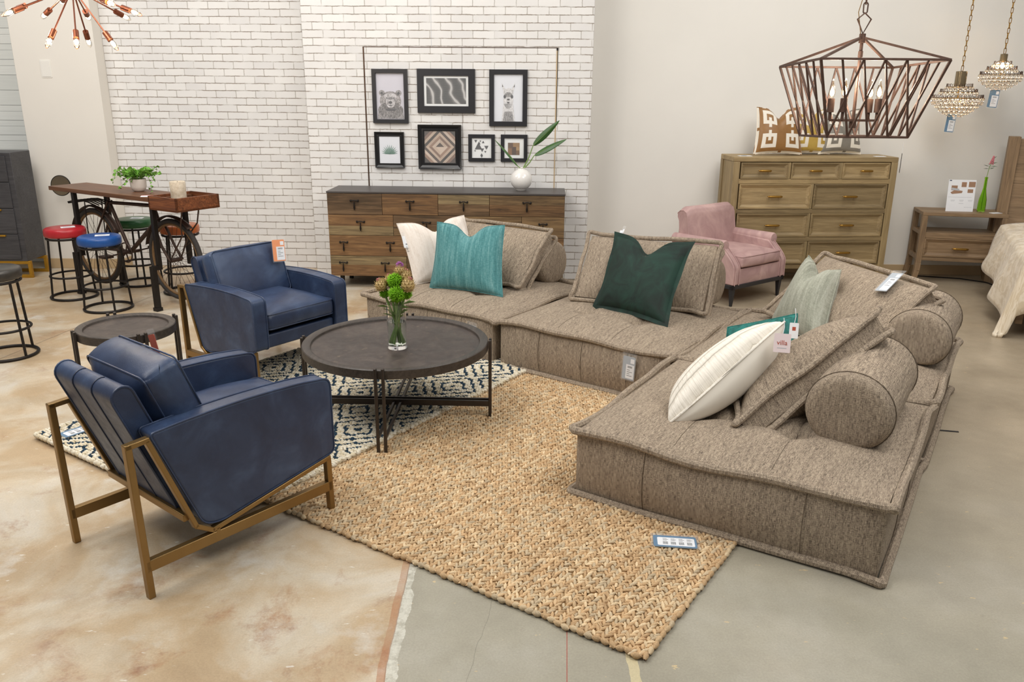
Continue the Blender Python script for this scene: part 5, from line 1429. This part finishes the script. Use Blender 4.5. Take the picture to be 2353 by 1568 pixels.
# ivy
ip = BM @ V((.985, .225, zt)); iv = thing('ivy_plant', 'trailing green ivy in a cream bowl pot on the bicycle table', 'plant', ip)
build('pot', B().lathe([(1e-6, 0), (.035, 0), (.052, .012), (.064, .04), (.066, .105), (.062, .105), (.058, .04), (.04, .018), (1e-6, .016)], 36), M['pot'], iv, smooth=60)
build('soil', B().lathe([(1e-6, .085), (.0615, .085), (1e-6, .09)], 24), M['soil'], iv)
rr = random.Random(3); lb = B(); sb_ = B()
def ivy_leaf(p, d, s):
    d = d.normalized(); t = d.orthogonal().normalized(); q = d.cross(t); a = rr.uniform(0, 6.3); t, q = t * cos(a) + q * sin(a), q * cos(a) - t * sin(a)
    P = [(0, 0), (.3, .42), (.1, .75), (.55, .62), (1, 0), (.55, -.62), (.1, -.75), (.3, -.42)]
    vs = [p + d * x * s + t * y * s * .75 + q * (abs(y) * .25 * s) for x, y in P]
    lb.add(vs, [(0, 1, 4, 7), (1, 2, 3, 4), (7, 4, 5, 6)])
for k in range(64):
    a = rr.uniform(0, 2 * pi); L = rr.uniform(.08, .17); up_ = rr.uniform(.2, 1.)
    e = V((cos(a) * L * 1.05, sin(a) * L * .8, .09 + L * up_ * .75)); c = V((cos(a) * .03, sin(a) * .03, .10 + L * .6))
    pts = [V((cos(a) * .02, sin(a) * .02, .088)) * (1 - s) ** 2 + c * 2 * s * (1 - s) + e * s * s for s in [i / 5 for i in range(6)]]
    sb_.tube(pts, .0015, 4)
    for p in pts[2:]: ivy_leaf(p, V((rr.uniform(-1, 1), rr.uniform(-1, 1), rr.uniform(-.4, .8))), rr.uniform(.026, .042))
DI = BM.to_3x3() @ V((1, 0, 0))
for ends in (([-.08, 0, .17], [-.15, -.02, .19], [-.18, -.02, .13], [-.21, -.02, .075]), ([.09, 0, .13], [.13, -.05, .06], [.135, -.06, .01]), ([.1, 0, .17], [.16, 0, .2], [.185, .0, .21]), ([-.05, -.05, .12], [-.10, -.07, .06], [-.14, -.08, .03]), ([.08, -.03, .15], [.14, -.04, .12], [.17, -.05, .09]), ([.1, -.02, .15], [.15, -.03, .15], [.18, -.03, .155])):
    pts = [V((0, 0, .1))] + [V(e) for e in ends]; fin = []
    for i in range(len(pts) - 1): fin += [pts[i].lerp(pts[i + 1], s / 3) for s in range(3)]
    fin.append(pts[-1]); sb_.tube(fin, .0016, 4)
    for p in fin[3:]: ivy_leaf(p, V((rr.uniform(-1, 1), rr.uniform(-1, 1), rr.uniform(-.8, .5))), rr.uniform(.018, .032))
build('foliage', lb, M['leaf'], iv, smooth=0); build('stem', sb_, M['stem'], iv)

# ------------------------------------------------------------------ bar stools
STG = 'round iron bar stools'
def stool(label, x, y, rz, col, nm):
    root = thing('bar_stool', label, 'stool', (x, y, 0), rz, STG)
    m = smooth_leather('seat_' + nm, col)
    build('seat', B().lathe([(1e-6, .542), (.150, .542), (.163, .547), (.168, .56), (.168, .595), (.163, .610), (.150, .618), (.08, .62), (1e-6, .62)], 48), m, root, smooth=50)
    def ring(nm2, r, z, t): build(nm2, B().tube([(r * cos(2 * pi * k / 48), r * sin(2 * pi * k / 48), z) for k in range(48)], t, 8, True), M['black_iron'], root, smooth=60)
    ring('seat_ring', .152, .53, .010); ring('foot_rest', .168, .2, .009); ring('base_ring', .186, .011, .011)
    for k in range(4):
        a = k * pi / 2 + .6
        build('leg', B().tube([(.150 * cos(a), .150 * sin(a), .53), (.186 * cos(a), .186 * sin(a), .012)], .009, 8), M['black_iron'], root)
    return root
def paper_on(x, y, rz, nm, label):
    t = thing('price_card', label, 'price tag', (x, y, .62), rz)
    build('card', B().box(-.055, .055, -.035, .035, 0, .002), M['paper'], t)
    b = B()
    for k in range(4): b.box(-.035, .02 + .01 * (k % 2), -.022 + k * .012, -.018 + k * .012, .002, .0026)
    build('print', b, M['ink_grey'], t)
for col, nm, x, y, rz, d in (('#b1222c', 'red', -3.885, 7.03, .3, 'nearest the charcoal cabinet'), ('#1d4f94', 'blue', -3.398, 6.64, .1, 'in front of the bicycle table'), ('#24562f', 'green', -3.52, 7.56, .0, 'behind the bicycle frame'), ('#b5602e', 'tan', -2.975, 7.245, .5, 'behind the bicycle front wheel')):
    stool('iron bar stool with a round %s leather seat %s' % (nm if nm != 'tan' else 'tan orange', d), x, y, rz, col, nm)
    paper_on(x + .03, y, {'red': .6, 'blue': .4, 'green': .1, 'tan': 0}[nm], nm, 'white price card lying on the %s stool seat' % (nm if nm != 'tan' else 'tan orange'))
stool('iron bar stool with a worn black leather seat, cut off by the picture edge', -3.50, 5.38, .55, '#35322e', 'black')

# ------------------------------------------------------------------ white globe vase and leaves on the sideboard
vs_ = thing('globe_vase', 'glossy white globe vase on the dark sideboard top', 'vase', (.073, 7.635, sbt))
pr_ = [(1e-6, 0), (.042, 0), (.046, .004)] + [(.101 * sin(t), .098 - .098 * cos(t)) for t in [.5 + (2.75 - .5) * i / 22 for i in range(23)]] + [(.036, .193), (.034, .200), (.038, .206), (.034, .206), (.030, .199), (.03, .18), (1e-6, .16)]
build('vase_body', B().lathe(pr_, 56), M['porcelain'], vs_, smooth=60)
LFG = 'long green leaves in the white globe vase'
def big_leaf(label, foot, base, tip, w, seed, roll):
    foot, base, tip = V(foot), V(base), V(tip)
    t = thing('strelitzia_leaf', label, 'leaf', foot, group=LFG)
    build('stem', B().tube([V((0, 0, 0)), (base - foot) * .5 + V((.01, 0, 0)), base - foot], [.006, .005, .004], 8), M['stem'], t)
    d = (tip - base); L = d.length; x = d.normalized(); n = V((0, -1, .25)); n = (n - x * n.dot(x)).normalized(); s = x.cross(n); n, s = n * cos(roll) + s * sin(roll), s * cos(roll) - n * sin(roll)
    def f(u, v):
        a = 2 * v - 1; ww = w * sin(pi * u ** .8) ** .7 * (1 - .15 * u)
        return (base - foot) + x * L * u + s * a * ww + n * (-abs(a) * ww * .35 + .0 + .03 * L * sin(pi * u))
    o = build('blade', B().grid(f, 22, 8), M['leaf_dark'], t, smooth=80); o.modifiers.new('s', 'SOLIDIFY').thickness = .0015
    build('midrib', B().tube([f(i / 12, .5) for i in range(13)], [.003 * (1 - i / 14) for i in range(13)], 6), M['stem'], t)
vz0 = sbt + .19
big_leaf('tallest long green leaf rising from the white globe vase', (.085, 7.64, vz0), (.178, 7.65, 1.297), (.415, 7.63, 1.525), .034, 1, .2)
big_leaf('long green leaf spreading towards the plain wall from the globe vase', (.09, 7.63, vz0), (.188, 7.63, 1.21), (.482, 7.60, 1.362), .034, 2, -.5)
big_leaf('narrow green leaf drooping over the small pictures from the globe vase', (.06, 7.635, vz0), (.045, 7.63, 1.11), (-.175, 7.64, 1.352), .02, 3, .9)
# ------------------------------------------------------------------ sputnik chandelier
def point(loc, w, col=(1, .86, .70), r=.03):
    l = bpy.data.lights.new('lamp_light', 'POINT'); l.energy = w; l.color = col; l.shadow_soft_size = r
    o = bpy.data.objects.new('lamp_light', l); COL.objects.link(o); o.location = loc; return o
SPC = V((-2.256, 4.5, 2.271))
spk = thing('sputnik_chandelier', 'copper sputnik chandelier with glowing bulbs hanging at the top corner', 'chandelier', SPC)
M['bulb_clear'] = glass('bulb_clear', '#fff6ea', 0., 1.2)
build('hub', B().sph((0, 0, 0), .045, 20, 14), M['copper'], spk, smooth=60)
build('stem_rod', B().cyl((0, 0, 0), (0, 0, 1.9), .008, n=10), M['copper'], spk)
ends = [(-0.351, 0.053, -0.105), (-0.183, -0.287, -0.145), (-0.28, 0.212, -0.118), (-0.03, -0.245, -0.275), (0.096, -0.225, -0.277), (-0.081, 0.26, -0.25), (-0.102, 0.336, -0.115), (0.223, -0.102, -0.277), (0.108, 0.335, -0.114), (0.341, -0.074, -0.123), (-0.215, 0.299, -0.039), (0.287, -0.215, -0.092), (-0.25, -0.22, 0.1), (0.22, -0.24, 0.1), (0.05, 0.3, 0.12), (-0.1, 0.1, 0.33), (0.18, -0.05, 0.3), (-0.3, 0.05, 0.16), (0.3, 0.08, 0.17)]
for e in ends:
    e = V(e); d = e.normalized(); L = .375; p = d * (L - .085); q = d * (L - .035)
    a = build('arm', B().tube([d * .03, p], .0042, 8), M['copper'], spk)
    build('socket', B().tube([p, q], .0145, 16), M['copper'], a, smooth=50)
    t = d.orthogonal().normalized(); Mq = frame(q, t, d)
    b = B().lathe([(.009, 0), (.012, .01), (.0145, .03), (.012, .048), (.006, .060), (1e-6, .068)], 14).xf(Mq)
    build('bulb', b, M['bulb_clear'], a, smooth=60)
    b = B().lathe([(1e-6, .006), (.0065, .012), (.0075, .026), (.005, .038), (1e-6, .042)], 10).xf(Mq)
    build('filament', b, M['bulb_on'], a, smooth=60)
SPW = 8.
for e in ((-.30, .06, -.1), (.0, -.1, -.3), (.3, .1, -.15), (.05, .3, .05), (-.05, -.3, .05)): point(SPC + V(e) * 1.25, SPW, r=.02)

# ------------------------------------------------------------------ lantern pendant over the sofa
LC = V((1.79, 4.471, 1.935)); LT = .036
lt = thing('lantern_pendant', 'rusty iron cage lantern pendant with four candle bulbs over the sofa', 'pendant lamp', mw=Matrix.Translation(LC) @ Matrix.Rotation(-LT, 4, 'X'))
a, c, zb_ = .313, .203, -.367
b = B()
def topc(k, f):  # point at fraction f of side k of a square with half size a
    cs = [(-1, -1), (1, -1), (1, 1), (-1, 1)]; p, q = cs[k], cs[(k + 1) % 4]; return (p[0] + (q[0] - p[0]) * f, p[1] + (q[1] - p[1]) * f)
def TPt(k, f): x, y = topc(k, f); return V((x * a, y * a, 0))
def BPt(k, f): x, y = topc(k, f); return V((x * c, y * c, zb_))
fr = B()
for k in range(4):
    fr.bar(TPt(k, 0), TPt(k, 1), .011, .011); fr.bar(BPt(k, 0), BPt(k, 1), .011, .011); fr.bar(TPt(k, 0), BPt(k, 0), .012, .012, up=(0, 1, 0))
build('cage_frame', fr, M['rust_iron'], lt, bevel=.001)
for k in range(4):
    s = B()
    for i in range(1, 5): s.bar(TPt(k, i / 6), BPt(k, i / 4), .0085, .0085, up=(0, 1, 0))
    for i in range(2, 6): s.bar(TPt(k, i / 6), BPt(k, (i - 2) / 4), .0085, .0085, up=(0, 1, 0))
    build('cage_lattice', s, M['rust_iron'], lt)
ap = V((0, 0, .128)); b = B()
for k in range(4): b.bar(TPt(k, 0), ap, .011, .011)
build('roof_bars', b, M['rust_iron'], lt)
b = B(); b.cyl((0, 0, .14), (0, 0, -.30), .0085, n=10); b.cyl((0, 0, .10), (0, 0, .145), .016, n=12); b.cyl((0, 0, .03), (0, 0, .06), .012, n=12); b.cyl((0, 0, -.325), (0, 0, -.285), .018, n=14)
build('center_rod', b, M['rust_iron'], lt, smooth=40)
b = B().tube([(0, 0, .145), (-.035, 0, .215), (0, 0, .245), (.035, 0, .215)], .0045, 8, True)
build('hanger_loop', b, M['rust_iron'], lt)
def chain(parent, x, y, z0, z1, L, w, r, mat, nm='chain'):
    b = B(); z = z0; i = 0; pitch = L - 2.6 * r
    while z < z1:
        pts = []
        for k in range(14):
            t = 2 * pi * k / 14; s = w / 2 * cos(t); q = (L / 2 - w / 2) * (1 if sin(t) >= 0 else -1) + w / 2 * sin(t)
            pts.append((x + (s if i % 2 == 0 else s * .25), y + (0 if i % 2 == 0 else s), z + L / 2 + q))
        b.tube(pts, r, 6, True); z += pitch; i += 1
    return build(nm, b, mat, parent, smooth=60)
chain(lt, 0, 0, .243, 1.6, .052, .022, .0035, M['rust_iron'])
build('power_cord', B().tube([(-.01, 0, .14), (-.03, .01, .25), (-.012, .01, .33), (.004, .01, .5), (-.004, .01, .9), (0, .01, 1.6)], .002, 6), M['brass'], lt)
for k, (dx, dy) in enumerate(((-.125, .0), (-.083, -.062), (.122, .0), (.1, .055))):
    d = V((dx, dy, .0))
    am = build('candle_arm', B().bar((0, 0, -0.285), (d.x, d.y, -0.285), .012, .012), M['rust_iron'], lt)
    b = B(); b.cyl((d.x, d.y, -0.285), (d.x, d.y, -0.245), .008, n=10); b.cyl((d.x, d.y, -0.245), (d.x, d.y, -0.175), .0175, n=18)
    build('candle_sleeve', b, M['rust_iron'], am, smooth=40)
    b = B().lathe([(.008, 0), (.013, .012), (.0165, .03), (.013, .055), (.006, .078), (.002, .095), (1e-6, .1)], 16, (d.x, d.y, -0.176))
    build('bulb', b, M['bulb_clear'], am, smooth=60)
    b = B().lathe([(1e-6, .01), (.008, .02), (.009, .034), (.004, .052), (1e-6, .062)], 12, (d.x, d.y, -0.176))
    build('filament', b, M['bulb_on'], am, smooth=60)
    point(LC + V((d.x * 1.0, d.y * 1.0, -.08)), 4.5, r=.02)

# ------------------------------------------------------------------ crystal pendants
CRG = 'crystal pendants over the nightstand'
def crystal_pendant(label, x, y, ztop, s, tiers, cupd, cuph, tagz, lit):
    root = thing('crystal_pendant', label, 'pendant lamp', (x, y, ztop), 0, CRG)
    chain(root, 0, 0, .0, 1.5, .05, .02, .003, M['brass'])
    cupm = M.setdefault('smoked_cup', plain('smoked_cup', '#8a7a5e', .2, .6, .1))
    build('cup', B().lathe([(1e-6, 0), (cupd / 2 - .004, 0), (cupd / 2, -.004), (cupd / 2, -cuph), (cupd / 2 - .004, -cuph), (cupd / 2 - .004, -.006), (1e-6, -.006)], 28), cupm, root, smooth=40)
    build('stem_rod', B().cyl((0, 0, 0), (0, 0, -cuph - .18 * s), .006, n=8), M['brass'], root)
    for ti, (r, z, n, hook) in enumerate(tiers):
        r *= s; z = z * s; b = B(); h = B()
        for k in range(n):
            aa = 2 * pi * (k + .5 * (ti % 2)) / n; p = V((r * cos(aa), r * sin(aa), z)); t = V((-sin(aa), cos(aa), 0))
            b.sph(p, .0165 * s ** .5, 8, 6, 1, 1, 1.15)
            if hook:
                h.tube([p + t * .012 + V((0, 0, .008)), p + t * .012 + V((0, 0, .034)), p + V((0, 0, .042)), p - t * .012 + V((0, 0, .034)), p - t * .012 + V((0, 0, .008))], .0022, 5)
        g = build('crystal_fringe', b, M['crystal'], root, smooth=0)
        if hook: build('hook_ring', h, M['bronze'], g)
        build('tier_ring', B().tube([(r * cos(2 * pi * k / 40), r * sin(2 * pi * k / 40), z + .012) for k in range(40)], .003, 5, True), M['brass'], g)
    bl = B()
    for k in range(3):
        aa = 2 * pi * k / 3; bl.sph((.045 * s * cos(aa), .045 * s * sin(aa), lit), .016, 10, 8, 1, 1, 1.6)
    build('bulb', bl, M['bulb_on'], root)
    price_tag(root, Matrix.Translation((-.03 * s, 0, tagz)) @ Matrix.Rotation(.06 if s == 1 else -.9, 4, 'Z') @ Matrix.Rotation(.06, 4, 'Y'), M['tag_blue'], .085, .155)
    build('tag_string', B().cyl((-.03 * s, 0, tagz + .07), (0, 0, tagz + .16), .001, n=4), M['paper'], root)
    point((x, y - .02, ztop + lit - .02), 1.1, r=.02)
T1 = [(.105, -.150, 16, 1), (.150, -.195, 24, 1), (.205, -.245, 34, 1), (.20, -.275, 32, 0), (.165, -.305, 28, 0), (.135, -.335, 22, 0), (.10, -.36, 16, 0), (.06, -.38, 10, 0), (.17, -.265, 24, 0)]
crystal_pendant('larger crystal tiered pendant nearest the lantern', 4.035, 7.75, 1.975, 1.0, T1, .095, .13, -.455, -.26)
T2 = [(.07, -.105, 12, 1), (.12, -.15, 20, 1), (.17, -.195, 28, 1), (.165, -.225, 26, 0), (.135, -.255, 20, 0), (.10, -.28, 14, 0), (.06, -.3, 8, 0)]
crystal_pendant('smaller crystal tiered pendant close to the bed', 4.39, 7.75, 2.125, .98, T2, .06, .065, -.385, -.10)
hg = thing('hanging_tag', 'price tag hanging edge-on in front of the plain wall by the oak chest', 'price tag', (3.72, 8.0, 1.14), 1.16)
build('card', B().box(-.045, .045, -.002, .002, -.09, .09), M['gun_metal'], hg); build('label', B().box(-.035, .035, -.003, -.002, -.08, .04), M['paper'], hg)
build('string', B().cyl((0, 0, .09), (0, 0, .20), .0012, n=4), M['paper'], hg)
# cable on the floor
b = B().tube([(3.3, 8.12, .006), (4.07, 8.14, .006), (4.485, 8.02, .006), (4.66, 7.86, .006), (4.70, 7.5, .006), (4.9, 7.1, .006)], .006, 6)
tag(build('floor_cable', b, M['black_iron']), 'black cable running along the floor under the nightstand', 'cable')
b = B().box(-.09, .09, -.006, .006, 0, .004)
tag(build('strap_end', b, M['black_paint'], loc=(2.385, 4.183, 0), rz=-.2), 'short black strap end sticking out on the floor behind the sofa', 'strap')

# ------------------------------------------------------------------ light and camera
w = bpy.data.worlds.new('World'); SC.world = w; w.use_nodes = True
bg = w.node_tree.nodes['Background']; bg.inputs[0].default_value = (1., .98, .955, 1); bg.inputs[1].default_value = WORLD
def area(loc, tgt, size, e, col=(1, .97, .93), sy=None):
    l = bpy.data.lights.new('ceiling_light', 'AREA'); l.energy = e; l.size = size; l.color = col
    if sy: l.shape = 'RECTANGLE'; l.size_y = sy
    o = bpy.data.objects.new('ceiling_light', l); COL.objects.link(o); o.location = loc
    o.rotation_euler = (V(tgt) - V(loc)).to_track_quat('-Z', 'Y').to_euler(); return o
for L in AREAS: area(*L)
cam = bpy.data.cameras.new('camera'); co = bpy.data.objects.new('camera', cam); COL.objects.link(co)
cam.sensor_fit = 'HORIZONTAL'; cam.sensor_width = 36.; cam.lens = 1874.5 / 2353 * 36; cam.clip_start = .05; cam.clip_end = 60
PI_, RO = .3009, .0079
fwd = V((0, cos(PI_), -sin(PI_))); up0 = V((0, sin(PI_), cos(PI_))); rg = V((1, 0, 0))
r2 = rg * cos(RO) + up0 * sin(RO); u2 = -rg * sin(RO) + up0 * cos(RO)
Mx = Matrix((r2, u2, -fwd)).transposed().to_4x4(); Mx.translation = (0, 0, 1.8)
co.matrix_world = Mx; SC.camera = co
SC.view_settings.view_transform = 'Standard'; SC.view_settings.look = 'None'; SC.view_settings.exposure = EXPO; SC.view_settings.gamma = 1
SC.view_settings.use_curve_mapping = False
